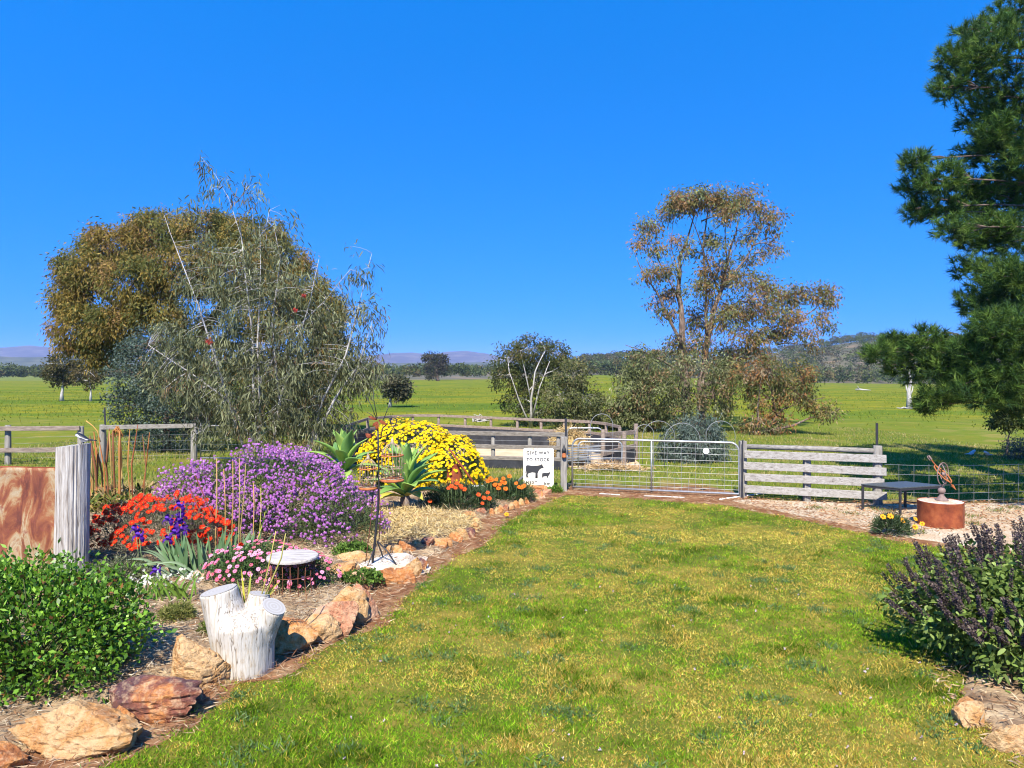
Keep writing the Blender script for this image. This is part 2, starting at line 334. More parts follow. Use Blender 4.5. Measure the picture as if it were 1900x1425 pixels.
# ---------------------------------------------------------------- foliage makers
def leaf_arrays(P, D, L, W, col, kind='rhomb', droop=None, side=None):
    n = len(P); L = np.broadcast_to(L, (n,))[:, None]; W = np.broadcast_to(W, (n,))[:, None]
    if side is None: side = unit(np.cross(D, rdir(n)))
    if kind == 'tri':
        V = np.stack([P - side * W / 2, P + side * W / 2, P + D * L], 1); k = 3; T = [np.array([[0, 1, 2]])]
    elif kind == 'rhomb':
        mid = P + D * L * .45
        V = np.stack([P, mid + side * W / 2, P + D * L, mid - side * W / 2], 1); k = 4; T = [np.array([[0, 1, 2, 3]])]
    else:                                   # 'blade': three bent segments
        g = np.zeros((n, 3)); g[:, 2] = -1
        dr = np.broadcast_to(0.5 if droop is None else droop, (n,))[:, None]
        p1 = P + D * L * .35 + g * L * dr * .08; p2 = P + D * L * .7 + g * L * dr * .30; p3 = P + D * L * .95 + g * L * dr * .62
        V = np.stack([P - side * W * .25, P + side * W * .25, p1 - side * W * .5, p1 + side * W * .5, p2 - side * W * .42, p2 + side * W * .42, p3], 1)
        k = 7; T = [np.array([[0, 1, 3, 2], [2, 3, 5, 4]]), np.array([[4, 5, 6]])]
    off = (np.arange(n) * k)
    faces = [(t[None] + off[:, None, None]).reshape(-1, t.shape[1]) for t in T]
    return V.reshape(-1, 3), faces, np.repeat(col, k, 0)
def leaves(name, P, D, L, W, col, mat, parent=None, kind='rhomb', droop=None, side=None, stuff=False):
    V, fs, c = leaf_arrays(P, D, L, W, col, kind, droop, side)
    o = mesh_np(name, V - np.array(org(parent)), fs, c, mat, parent)
    if stuff: o['kind'] = 'stuff'
    return o
LEAF_ALBEDO = .80
def palette(n, cols, wts=None, jit=.2):
    cols = np.array(cols); wts = None if wts is None else list(wts)[:len(cols)]
    i = rng.choice(len(cols), n, p=None if wts is None else np.array(wts) / sum(wts))
    return cols[i] * (1 + rng.normal(0, jit, (n, 1))).clip(.4, 1.8) * LEAF_ALBEDO
def tufts_in(ell, n, shell=.55):            # points in an ellipsoid, biased to its skin
    c, r = np.array(ell[0]), np.array(ell[1])
    u = rdir(n); q = (shell + (1 - shell) * rng.random(n)) ** .8
    q *= 1 + (fbm(u[:, 0] * 2 + c[0], u[:, 2] * 2 + u[:, 1] * 2 + c[1], 4) - .5) * .5
    return c + u * q[:, None] * r
def near_pts(paths, q):
    best = None
    for pts in paths:
        for i in range(len(pts) - 1):
            A, B = Vector(pts[i]), Vector(pts[i + 1]); ab = B - A
            t = max(0, min(1, (Vector(q) - A).dot(ab) / max(ab.length_squared, 1e-9))); p = A + ab * t
            dd = (p - Vector(q)).length + max(0, (p.z - q[2])) * .8
            if best is None or dd < best[0]: best = (dd, p)
    return best[1]
def curve3(A, B, sag=.15, n=5):
    A, B = Vector(A), Vector(B); L = (B - A).length; o = Vector((random.uniform(-1, 1), random.uniform(-1, 1), random.uniform(.2, 1))) * L * sag
    return [A.lerp(B, t) + o * math.sin(math.pi * t) for t in [i / (n - 1) for i in range(n)]]

def tree(name, label, cat, base, trunks, clumps, lf, bark, leafm='leaf', group=None, limb_r=.03, twig_r=.008, twig_n=6, trunk_name='trunk'):
    """trunks: [(points, r0, r1)], clumps: [(centre, radii, tufts)], lf: dict of leaf settings"""
    root = thing(name, label, cat, base, group)
    tb = MB(); bb = MB(); paths = []
    for pts, r0, r1 in trunks:
        k = len(pts); fine = []
        for i in range(k - 1):
            for t in (0, .5): fine.append(Vector(pts[i]).lerp(Vector(pts[i + 1]), t) + (Vector((random.uniform(-1, 1), random.uniform(-1, 1), 0)) * r0 * .35 if (i or t) else Vector()))
        fine.append(Vector(pts[-1])); m = len(fine)
        tb.tube(fine, [r0 * (1.25 if i == 0 else 1) * (1 - i / (m - 1)) ** 1.3 + r1 * (1 - (1 - i / (m - 1)) ** 1.3) for i in range(m)], 9, jit=.08); paths.append(fine)
    P, D, C = [], [], []
    for ce, ra, nt_ in clumps:
        A = near_pts(paths, ce); cv = curve3(A, ce, .12)
        lr = min(limb_r, .02 + (Vector(ce) - A).length * .02)
        if lf.get('twig') != 'near': bb.tube(cv, [lr * (1 - .75 * i / 4) for i in range(5)], 5)
        T = tufts_in((ce, ra), nt_, lf.get('shell', .5))
        for q in T[:max(2, int(twig_n * nt_ / 10))]:
            st_ = near_pts(paths, (q[0], q[1], q[2] + .15)) if lf.get('twig') == 'near' else cv[random.choice((2, 3, 4))]
            bb.tube(curve3(st_, q, .12, 4), [twig_r * 1.6, twig_r * 1.2, twig_r, twig_r * .6], 3, cap=False)
        k = lf['per']; pts = np.repeat(T, k, 0); n = len(pts)
        pts = pts + rng.normal(0, lf['spread'], (n, 3)) * np.array([1, 1, lf.get('sz', .8)])
        d = rdir(n) * lf.get('rand', .8); d += unit(pts - np.array(ce)) * lf.get('out', .4); d[:, 2] -= lf.get('droop', .5)
        P.append(pts); D.append(unit(d))
        tc = palette(len(T), lf['cols'], lf.get('w'), .12)
        C.append(np.repeat(tc, k, 0) * (1 + rng.normal(0, .22, (n, 1))).clip(.4, 1.7))
    P, D, C = np.concatenate(P), np.concatenate(D), np.concatenate(C); n = len(P)
    tb.build(trunk_name, M[bark], root, smooth=True); tag(bb.build('branches', M[lf.get('twig_bark', bark)], root, smooth=True), kind='stuff')
    leaves('crown', P, D, lf['L'] * rng.uniform(.7, 1.25, n), lf['W'] * rng.uniform(.7, 1.3, n), C, M[leafm], root, lf.get('kind', 'rhomb'), .6)
    return root
def ell(px, py, rx, ry, d, dd=0.0, rz=None, n=20):   # a clump from its place and size in the photo
    s = d / F; return (tuple(at(px, py, d + dd)), (rx * s, (rz or (rx + ry) / 2) * s, ry * s), n)
def pathd(pl, d, dd=None): return [at(x, y, d + (dd[i] if dd else 0)) for i, (x, y) in enumerate(pl)]

# far woods: too far away to count
def woods(name, label, X, Y, Zg, hmin, hmax, cols, w, leaf=.75, per=110):
    n = len(X); h = rng.uniform(hmin, hmax, n); P = []; D = []; C = []; tb = MB()
    tc = palette(n, cols, w, .18)
    for i in range(n):
        k = per; r = h[i] * rng.uniform(.38, .55); nl = rng.integers(3, 6)
        lc = rdir(nl) * np.array([r * .65, r * .65, h[i] * .16]) + np.array([0, 0, h[i] * .66])
        u = rdir(k); u[:, 2] = np.abs(u[:, 2]) * 1.1 - .45
        q = lc[rng.integers(0, nl, k)] + u * np.array([r * .62, r * .62, h[i] * .27]) * rng.uniform(.6, 1.05, (k, 1))
        P.append(q + np.array([X[i], Y[i], Zg[i]])); D.append(unit(u + rdir(k) * .9))
        C.append(np.repeat(tc[i:i + 1], k, 0) * (1 + rng.normal(0, .2, (k, 1))).clip(.5, 1.6))
    P, D, C = np.concatenate(P), np.concatenate(D), np.concatenate(C)
    P = P - D * leaf * .5
    o = leaves(name, P, D, leaf * rng.uniform(.7, 1.4, len(P)), leaf * .8 * rng.uniform(.7, 1.3, len(P)), C, M['far_leaf'], None)
    return tag(o, label, 'woodland', None, 'stuff')
WC = [(.07, .09, .028), (.10, .12, .042), (.12, .10, .045), (.045, .065, .024), (.09, .12, .05)]
n = 1150
px = rng.uniform(-420, 1180, n); d = rng.uniform(353, 440, n); keep = ~((px > 215) & (px < 640)) | (rng.random(n) < .5)
px, d = px[keep], d[keep]; x = (px - CX) / F * d
woods('woodland', 'dark band of gum woodland along the far edge of the paddock', x, d, zt(x, np.minimum(d, 380)) - 1.2, 6.5, 10.5, WC, [3, 3, 1.5, 3, 2], .8, 115)
n = 3000
px = rng.uniform(1010, 2350, n); d = np.concatenate([rng.uniform(354, 440, 500), rng.uniform(420, 780, n - 500)]); x = (px - CX) / F * d
bare = (np.abs(px - 1572) < 14) & (d > 540) & (d < 620) & (rng.random(n) < .8)
keep = (~bare) & (rng.random(n) < .85); px, d, x = px[keep], d[keep], x[keep]
woods('hill_woodland', 'grey green gum trees covering the hill behind the pine', x, d, zh(x, d) - 2.2, 7, 12, WC + [(.10, .09, .055)], [2, 3, 2.5, 2, 2, 2], 1.0, 75)

# ---------------------------------------------------------------- trees of the paddock and garden
BR = dict(cols=[(.25, .185, .045), (.31, .225, .06), (.19, .18, .05), (.12, .13, .038), (.30, .19, .075)], w=[3, 2.2, 3, 2.6, 1.2],
          per=120, spread=.19, sz=.9, L=.15, W=.04, droop=.8, out=.5, rand=.7, shell=.74, twig_bark='bark_dark')
D1 = 28.5
cl = [ell(162, 500, 58, 52, D1, -1, n=60), ell(210, 460, 70, 50, D1, -.5, n=60), ell(290, 430, 75, 40, D1, 0, n=60), ell(380, 425, 80, 38, D1, 0, n=60), ell(470, 440, 70, 40, D1, 0, n=55),
      ell(520, 480, 55, 45, D1, 0, n=50), ell(560, 540, 55, 55, D1, 0, n=50), ell(600, 590, 45, 55, D1, 0, n=50), ell(610, 660, 36, 60, D1, 0, n=40),
      ell(130, 555, 34, 38, D1, -1.2, n=40), ell(150, 610, 52, 50, D1, -1.5, n=60), ell(215, 600, 50, 38, D1, -2, n=50), ell(250, 520, 70, 50, D1, -2.2, n=60), ell(330, 500, 80, 50, D1, -2.5, n=60),
      ell(430, 510, 80, 60, D1, -2, n=60), ell(500, 570, 70, 60, D1, -2, n=50), ell(290, 580, 60, 40, D1, -2.4, n=40), ell(185, 655, 25, 22, D1, -1.5, n=20), ell(225, 640, 28, 35, D1, 1.5, n=22),
      ell(560, 720, 60, 60, D1, 0, n=50), ell(400, 640, 90, 70, D1, 0, n=50), ell(480, 700, 90, 60, D1, 0, n=50)]
b = gpt(360, D1)
cl = [(c_, tuple(q * .80 for q in r_), int(n_ * 1.15)) for c_, r_, n_ in cl]
tree('gum_tree', 'large spreading gum tree with olive brown crown behind the weeping gum', 'tree', b,
     [([b, at(352, 740, D1), at(345, 660, D1), at(330, 590, D1), at(300, 520, D1)], .34, .10), ([at(345, 680, D1), at(280, 610, D1 - .6), at(225, 570, D1 - 1), at(165, 530, D1 - 1)], .16, .05),
      ([at(345, 660, D1), at(400, 580, D1), at(450, 510, D1), at(500, 470, D1)], .2, .06), ([at(370, 640, D1), at(460, 640, D1), at(560, 600, D1)], .14, .05)], cl, BR, 'bark_dark', 'leaf', limb_r=.06)

# blue-grey rounded eucalypt
BG = dict(cols=[(.085, .125, .105), (.12, .165, .135), (.06, .09, .07), (.17, .21, .18)], w=[3, 3, 2, 1], per=40, spread=.12, sz=1, L=.085, W=.045, droop=.1, out=.5, rand=1, shell=.6)
D2 = 23.5
cl = [ell(290, 650, 65, 50, D2, 0, n=75), ell(250, 700, 50, 60, D2, 0, n=70), ell(320, 710, 75, 70, D2, -.6, n=110), ell(250, 755, 50, 40, D2, -.2, n=55), ell(330, 775, 75, 55, D2, -.4, n=95), ell(390, 720, 50, 70, D2, 0, n=60), ell(290, 810, 60, 30, D2, 0, n=40), ell(380, 800, 50, 40, D2, 0, n=45)]
b = gpt(310, D2)
tree('bushy_gum', 'rounded blue grey bushy gum reaching down behind the rail fence', 'tree', b, [([b, at(310, 780, D2), at(305, 720, D2), at(295, 660, D2)], .12, .04)], cl, BG, 'bark_dark', 'leaf')

# weeping silver-stemmed gum
SP = dict(cols=[(.185, .20, .10), (.27, .285, .155), (.13, .14, .07), (.085, .095, .045), (.19, .13, .07)], w=[3, 2.5, 3, 2, .8], per=15, spread=.11, sz=1.15, L=.14, W=.023,
          droop=.85, out=.3, rand=.9, shell=.35, kind='blade', twig_bark='bark_white', twig='near')
D3 = 18.2
tr = [([(485, 852), (472, 740), (468, 620), (455, 500), (448, 430), (440, 390)], .045, .004), ([(500, 852), (520, 740), (548, 650), (575, 560), (592, 480)], .045, .004),
      ([(560, 848), (600, 740), (642, 660), (668, 560), (690, 470)], .042, .004), ([(480, 830), (420, 740), (350, 690), (275, 640)], .045, .006), ([(485, 800), (478, 640), (484, 500), (482, 420)], .036, .004),
      ([(470, 850), (410, 700), (365, 560), (330, 470), (305, 400)], .036, .004), ([(550, 850), (620, 740), (665, 680), (690, 600)], .05, .006), ([(475, 780), (440, 790), (390, 790), (350, 815)], .02, .006),
      ([(520, 760), (505, 600), (520, 480), (505, 405)], .03, .004), ([(448, 440), (425, 370), (400, 325), (374, 292)], .009, .003), ([(470, 420), (468, 375), (448, 338)], .008, .003), ([(492, 430), (500, 390), (520, 380)], .008, .003), ([(480, 720), (520, 640), (600, 560), (650, 500)], .03, .005)]
tr3 = [([at(x, y, D3 + random.uniform(-.5, .5) * (i > 0) * min(1, i / 2)) for i, (x, y) in enumerate(p)], a_, b_) for p, a_, b_ in tr]
for p, a_, b_ in tr3[:3] + tr3[5:7]: p[0] = Vector((p[0].x, p[0].y, 0))
cl = [ell(470, 600, 140, 115, D3, 0, n=240), ell(470, 700, 145, 85, D3, 0, n=250), ell(395, 510, 80, 80, D3, 0, n=75), ell(470, 480, 95, 65, D3, 0, n=80), ell(560, 570, 75, 85, D3, 0, n=90), ell(585, 660, 85, 85, D3, 0, n=125),
      ell(660, 690, 55, 55, D3, 0, n=80), ell(650, 600, 45, 70, D3, 0, n=26), ell(660, 510, 35, 55, D3, 0, n=14), ell(690, 580, 22, 60, D3, 0, n=16), ell(410, 350, 35, 40, D3, 0, n=9), ell(475, 370, 35, 35, D3, 0, n=10), ell(525, 420, 25, 40, D3, 0, n=8), ell(385, 305, 20, 18, D3, 0, n=4), ell(350, 385, 20, 20, D3, 0, n=4),
      ell(340, 700, 70, 60, D3, 0, n=110), ell(320, 630, 45, 40, D3, 0, n=40), ell(480, 790, 130, 45, D3, 0, n=170), ell(590, 780, 70, 45, D3, 0, n=90), ell(690, 690, 25, 50, D3, 0, n=26), ell(560, 740, 100, 60, D3, .5, n=110), ell(430, 760, 80, 50, D3, .4, n=80)]
b = Vector((at(500, 800, D3).x, D3, 0))
sp = tree('weeping_gum', 'weeping gum with white stems and long drooping grey green leaves', 'tree', b, tr3, cl, SP, 'bark_white', 'leaf', limb_r=.018, twig_r=.0045, twig_n=5)
for (x, y) in ((388, 632), (564, 548), (548, 575)):
    P = np.repeat(np.array(at(x, y, D3 - 1.2))[None], 70, 0); Dr = rdir(70); Dr[:, 2] -= .5
    fl = leaves('flower', P, unit(Dr), .07 if x > 400 else .11, .014, palette(70, [(.55, .06, .05), (.62, .12, .09)]), M['petal'], sp)

# rusty tall gum with bushes round its foot
RG = dict(cols=[(.33, .18, .08), (.27, .17, .07), (.22, .20, .07), (.15, .165, .06), (.38, .23, .12), (.22, .25, .11)], w=[2.6, 3, 3, 2.6, 1.2, 2], per=29, spread=.19, sz=.8, L=.17, W=.05, droop=.8, out=.4, rand=.8, shell=.3, twig_bark='bark_brown')
D4 = 33.0
def pd(l, j=.3): return [at(x, y, D4 + random.uniform(-j, j)) for x, y in l]
tr = [(pd([(1280, 792), (1274, 740), (1272, 685), (1264, 597), (1259, 539), (1260, 477), (1278, 430), (1290, 390)]), .24, .02), (pd([(1296, 792), (1300, 740), (1308, 685), (1315, 605), (1337, 539), (1355, 466), (1372, 393)]), .26, .02),
      (pd([(1304, 720), (1340, 695), (1370, 678), (1410, 637), (1465, 608), (1512, 572), (1538, 545)]), .10, .015), (pd([(1266, 640), (1240, 590), (1220, 546), (1187, 495), (1173, 455)]), .08, .012), (pd([(1262, 560), (1230, 500), (1205, 440)]), .04, .01),
      (pd([(1312, 620), (1310, 540), (1305, 460), (1312, 400), (1318, 360)]), .08, .012), (pd([(1335, 545), (1310, 480), (1290, 420), (1272, 385)]), .05, .01), (pd([(1340, 530), (1385, 480), (1410, 430), (1425, 400)]), .06, .01), (pd([(1320, 600), (1370, 560), (1420, 520)]), .05, .01),
      (pd([(1276, 700), (1230, 670), (1190, 650), (1160, 640)]), .06, .012), (pd([(1262, 520), (1245, 460), (1250, 400)]), .035, .008), (pd([(1350, 490), (1345, 440), (1350, 385)]), .035, .008)] + [(pd([(x0, y0), ((x0 + x1) / 2 + random.uniform(-5, 5), (y0 + y1) / 2), (x1, y1)]), .02, .006) for x0, y0, x1, y1 in ((1262, 540, 1240, 430), (1262, 500, 1300, 380), (1315, 560, 1325, 400), (1330, 560, 1300, 400), (1345, 510, 1390, 400), (1350, 500, 1335, 380), (1258, 560, 1215, 430), (1225, 560, 1190, 440), (1340, 540, 1400, 470), (1365, 430, 1420, 400), (1250, 600, 1195, 505), (1400, 640, 1450, 560), (1420, 635, 1500, 600), (1440, 620, 1530, 590), (1380, 670, 1440, 640))]
tr[0][0][0].z = zt1(tr[0][0][0].x, D4) - .05; tr[1][0][0].z = zt1(tr[1][0][0].x, D4) - .05
cz = [(1222, 465, 16, 9, 6), (1242, 500, 18, 10, 7), (1262, 445, 18, 9, 6), (1290, 470, 18, 10, 6), (1320, 440, 20, 10, 6), (1385, 440, 16, 10, 6), (1305, 362, 55, 18, 34), (1255, 382, 30, 22, 20), (1275, 370, 40, 22, 20), (1385, 372, 42, 24, 28), (1345, 378, 38, 18, 24), (1205, 420, 27, 15, 14), (1190, 452, 18, 9, 7), (1432, 420, 17, 20, 10), (1440, 458, 13, 14, 7), (1395, 478, 22, 7, 7), (1415, 395, 22, 18, 12),
      (1215, 505, 28, 14, 12), (1245, 545, 25, 16, 14), (1330, 495, 45, 20, 22), (1375, 515, 45, 18, 22), (1300, 540, 40, 22, 22), (1420, 532, 30, 18, 18), (1480, 545, 46, 20, 28), (1530, 548, 20, 22, 16), (1400, 570, 48, 25, 30), (1350, 590, 46, 32, 34),
      (1460, 590, 38, 24, 22), (1530, 588, 14, 13, 9), (1290, 590, 25, 25, 16), (1500, 622, 18, 9, 8), (1260, 640, 30, 25, 22), (1385, 625, 40, 24, 28), (1340, 450, 22, 14, 7), (1235, 580, 20, 12, 7), (1440, 615, 30, 16, 16), (1300, 640, 30, 25, 16), (1350, 660, 40, 25, 20)]
cl = [ell(x, y, rx, ry, D4, random.uniform(-.9, .9), n=int(k * 1.25)) for x, y, rx, ry, k in cz] + [ell(x + random.uniform(-26, 26), y + random.uniform(2, 26), rx * .7, ry * .9, D4, random.uniform(-1.2, 1.2), n=int(k * .45) + 1) for x, y, rx, ry, k in cz if y < 640]
b = gpt(1288, D4, -.02)
tree('gum_tree', 'tall open gum with rusty pink leaves and forked brown trunk behind the gate', 'tree', b, tr, cl, RG, 'bark_brown', 'leaf', limb_r=.04, twig_r=.008, twig_n=16)
GB = dict(RG, cols=[(.18, .205, .085), (.24, .255, .12), (.25, .17, .09), (.12, .14, .055), (.30, .30, .18)], w=[3, 2, 1.5, 3, 1], per=38, spread=.16, shell=.5, twig_bark='bark_brown')
D5 = 31.0
cl = [ell(1200, 680, 42, 38, D5, 0, n=50), ell(1170, 725, 36, 50, D5, 0, n=60), ell(1220, 730, 40, 50, D5, -.4, n=60), ell(1265, 700, 35, 50, D5, 0, n=40), ell(1250, 765, 45, 30, D5, -.3, n=45), ell(1190, 775, 45, 25, D5, 0, n=40), ell(1325, 735, 40, 50, D5, .5, n=55), ell(1340, 690, 35, 30, D5, .5, n=30), ell(1160, 760, 30, 30, D5, .3, n=30)]
b = gpt(1205, D5)
tree('bushy_gum', 'grey green bushy gum filling in left of the rusty gum trunk', 'tree', b, [([b, at(1208, 760, D5), at(1200, 700, D5)], .1, .04), ([at(1208, 775, D5), at(1250, 720, D5), at(1320, 740, D5 + .5)], .06, .03)], cl, GB, 'bark_brown', 'leaf', group=None)
GR = dict(RG, cols=[(.34, .17, .07), (.27, .21, .08), (.18, .19, .07), (.12, .14, .05), (.31, .23, .14)], per=34, spread=.17, shell=.4)
D6 = 30.0
cl = [ell(1430, 690, 42, 32, D6, 0, n=36), ell(1470, 720, 40, 35, D6, 0, n=40), ell(1420, 740, 40, 35, D6, .4, n=30), ell(1490, 700, 22, 35, D6, 0, n=22), ell(1400, 790, 35, 25, D6, .2, n=26), ell(1440, 785, 35, 25, D6, 0, n=22), ell(1530, 765, 26, 18, D6, 0, n=18), ell(1500, 745, 20, 14, D6, 0, n=10), ell(1380, 700, 30, 40, D6, .6, n=26)]
b = gpt(1393, D6)
tree('leaning_gum', 'low leaning gum with rusty foliage and pale sideways limb above plank fence', 'tree', b, [([b, at(1430, 798, D6), at(1470, 790, D6), at(1505, 775, D6), at(1545, 770, D6)], .09, .02), ([at(1420, 802, D6), at(1450, 760, D6), at(1490, 745, D6), at(1530, 738, D6)], .05, .012), ([at(1410, 805, D6), at(1405, 760, D6), at(1412, 700, D6)], .07, .02), ([at(1440, 765, D6), at(1430, 720, D6), at(1400, 680, D6)], .04, .015)], cl, GR, 'bark_brown', 'leaf')
# central pair
CT = dict(RG, cols=[(.085, .105, .035), (.12, .135, .045), (.16, .135, .055), (.06, .075, .028)], w=[3, 3, 1.5, 2], per=40, spread=.15, shell=.5, L=.14, droop=.7, twig_bark='bark_white')
D7 = 33.5
cl = [ell(945, 665, 34, 26, D7, 0, n=40), ell(985, 650, 36, 24, D7, 0, n=40), ell(1025, 655, 34, 26, D7, 0, n=40), ell(935, 700, 28, 22, D7, 0, n=30), ell(960, 740, 32, 26, D7, .6, n=36), ell(1000, 700, 45, 40, D7, .9, n=50), ell(990, 770, 40, 24, D7, .6, n=36), ell(1045, 690, 25, 30, D7, 0, n=24), ell(1000, 627, 28, 9, D7, 0, n=3)]
b = gpt(985, D7)
tree('gum_tree', 'dark green gum with bare white stems standing behind the round yard', 'tree', b, [([b, at(986, 740, D7 - .5), at(992, 690, D7 - .6), at(1012, 650, D7 - .4)], .07, .02), ([at(984, 790, D7), at(962, 740, D7 - .5), at(945, 690, D7 - .5)], .045, .012), ([at(988, 780, D7), at(1000, 720, D7 - .7), at(1020, 670, D7 - .6)], .05, .012), ([at(986, 750, D7), at(975, 690, D7 - .6), at(965, 650, D7 - .5)], .035, .01)], cl, CT, 'bark_white', 'leaf')
C2 = dict(CT, cols=[(.13, .15, .06), (.17, .18, .075), (.09, .11, .04), (.21, .19, .09)], per=42)
D8 = 31.5
cl = [ell(1060, 695, 38, 30, D8, 0, n=50), ell(1040, 735, 36, 40, D8, -.3, n=55), ell(1085, 735, 35, 40, D8, -.2, n=55), ell(1065, 775, 45, 28, D8, 0, n=45), ell(1115, 765, 28, 30, D8, .3, n=32), ell(1130, 780, 22, 22, D8, .8, n=18)]
b = gpt(1068, D8)
tree('bushy_gum', 'shaggy rounded olive gum growing close beside bare white stems', 'tree', b, [([b, at(1066, 770, D8), at(1062, 710, D8)], .09, .03)], cl, C2, 'bark_brown', 'leaf')
# scattered paddock trees
PT = dict(cols=[(.095, .085, .04), (.12, .095, .045), (.07, .075, .035)], per=34, spread=.22, L=.24, W=.12, droop=.4, out=.4, rand=.9, shell=.55)
def ptree(label, d, bx, trunk, clumps, cols, r, bark='bark_white', s=1.0, group='gum trees dotted about the paddock'):
    b = gpt(bx, d); lf = dict(PT, cols=cols, spread=PT['spread'] * s, L=PT['L'] * s, W=PT['W'] * s)
    tree('paddock_tree', label, 'tree', b, [([b] + [at(x, y, d) for x, y in trunk], r, r * .4)], [ell(x, y, rx, ry, d, random.uniform(-.3, .3) * rx * d / F, n=k) for x, y, rx, ry, k in clumps], lf, bark, 'leaf', group=group, limb_r=.05 * s, twig_r=.02 * s)
ptree('paddock gum with dense dark crown and straight pale trunk, larger of a pair', 71, 115, [(116, 722), (118, 705)], [(112, 675, 28, 17, 40), (95, 695, 16, 14, 22), (130, 690, 18, 17, 26), (108, 706, 18, 10, 14)], [(.09, .085, .035), (.13, .11, .045), (.06, .065, .03)], .17)
ptree('small thin paddock gum with brownish crown, smaller of a pair', 70, 168, [(168, 722), (166, 708)], [(165, 690, 28, 12, 22), (145, 702, 16, 8, 10), (183, 702, 13, 10, 10), (170, 714, 10, 8, 6)], [(.13, .10, .045), (.15, .125, .06), (.09, .085, .04)], .11)
ptree('lone dark umbrella shaped gum far out on the open paddock', 300, 812, [(812, 700), (810, 685)], [(800, 664, 16, 8, 26), (818, 668, 14, 9, 24), (808, 680, 20, 12, 36), (800, 695, 12, 8, 14), (824, 688, 9, 10, 12)], [(.05, .055, .025), (.07, .07, .035), (.09, .075, .04)], .7, 'bark_dark', 3.2)
ptree('small round grey green gum with a white trunk beyond the yard', 55, 724, [(726, 735), (728, 718)], [(735, 708, 20, 11, 34), (722, 722, 11, 12, 18), (748, 722, 12, 14, 22), (740, 732, 14, 9, 16)], [(.10, .105, .06), (.075, .085, .05), (.13, .12, .075)], .12)
ptree('little round fruit tree with forked trunk under the pine', 22.6, 1868, [(1869, 825), (1873, 805)], [(1858, 785, 22, 14, 40), (1885, 780, 20, 16, 36), (1872, 770, 25, 10, 24), (1915, 785, 20, 16, 24)], [(.10, .14, .04), (.15, .17, .05), (.07, .095, .03)], .045, 'bark_dark', .35, None)
# bushes
b = gpt(1288, 21)
GA = dict(cols=[(.13, .175, .15), (.17, .215, .19), (.09, .125, .10)], per=36, spread=.10, sz=1.3, L=.12, W=.02, droop=.5, out=.5, rand=.8, shell=.5, kind='blade')
cl = [ell(1260, 815, 34, 34, 21, 0, n=50), ell(1300, 810, 40, 36, 21, -.2, n=60), ell(1330, 825, 24, 32, 21, 0, n=40), ell(1245, 840, 22, 18, 21, 0, n=24), ell(1290, 842, 45, 18, 21, -.2, n=44)]
tree('wattle_bush', 'blue grey weeping wattle bush seen through the wire gate', 'bush', b, [([b, at(1290, 830, 21), at(1295, 800, 21)], .03, .012)], cl, GA, 'bark_dark', 'leaf', trunk_name='stem')
b = gpt(1890, 21.5)
tree('twiggy_bush', 'low pinkish grey twiggy bush beside the little round tree', 'bush', b, [([b, at(1890, 835, 21.5)], .02, .01)], [ell(1890, 836, 30, 18, 21.5, 0, n=44), ell(1930, 838, 30, 16, 21.5, 0, n=30)], dict(GA, cols=[(.30, .24, .20), (.22, .19, .13), (.18, .18, .10)], L=.07), 'bark_brown', 'leaf', trunk_name='stem')

# dead tree, dead branch heap
d = 57.0; b = gpt(1687, d); t = thing('dead_tree', 'bare bleached dead tree trunk standing in the paddock beyond the plank fence', 'tree', b)
MB().tube([b - Vector((0, 0, .1)), at(1687, 740, d), at(1686, 725, d), at(1690, 708, d), at(1687, 690, d)], [.26, .17, .15, .11, .04], 9, jit=.12).build('trunk', M['bark_white'], t, True)
MB().tube([at(1687, 733, d), at(1682, 722, d), at(1681, 712, d)], [.08, .06, .02], 6).tube([at(1688, 735, d), at(1693, 724, d), at(1694, 716, d)], [.08, .05, .02], 6).tube([b, gpt(1676, d - .6, .12), gpt(1671, d - .8, .05), gpt(1664, d - 1.2, .12)], [.10, .07, .05, .02], 6, jit=.2).build('branch', M['bark_white'], t, True)
t = thing('fallen_branch', 'heap of bleached dead branches lying in the paddock behind the yard rails', 'branch', gpt(890, 38)); mb = MB(); o = Vector(t.location)
for k in range(26):
    A = o + Vector((random.uniform(-.35, .35), random.uniform(-.3, .3), .0)); B = o + Vector((random.uniform(-.8, .7), random.uniform(-.3, .3), random.uniform(.05, .42)))
    mb.tube(curve3(A, B, .12), [.035, .03, .025, .018, .006], 5)
mb.build('twig', M['bark_white'], t, True)
b = gpt(1600, 140); t = tag(MB().tube([gpt(1588, 141, .12), gpt(1594, 140.6, .22), gpt(1602, 140, .16), gpt(1616, 139.5, .1)], [.2, .17, .13, .05], 7, jit=.2).tube([gpt(1594, 140.6, .2), gpt(1592, 140.4, .7), gpt(1590, 140.4, .9)], [.1, .06, .02], 6).build('fallen_log', M['bark_white'], None, True), 'bleached fallen log lying on the green slope below the hill', 'log')
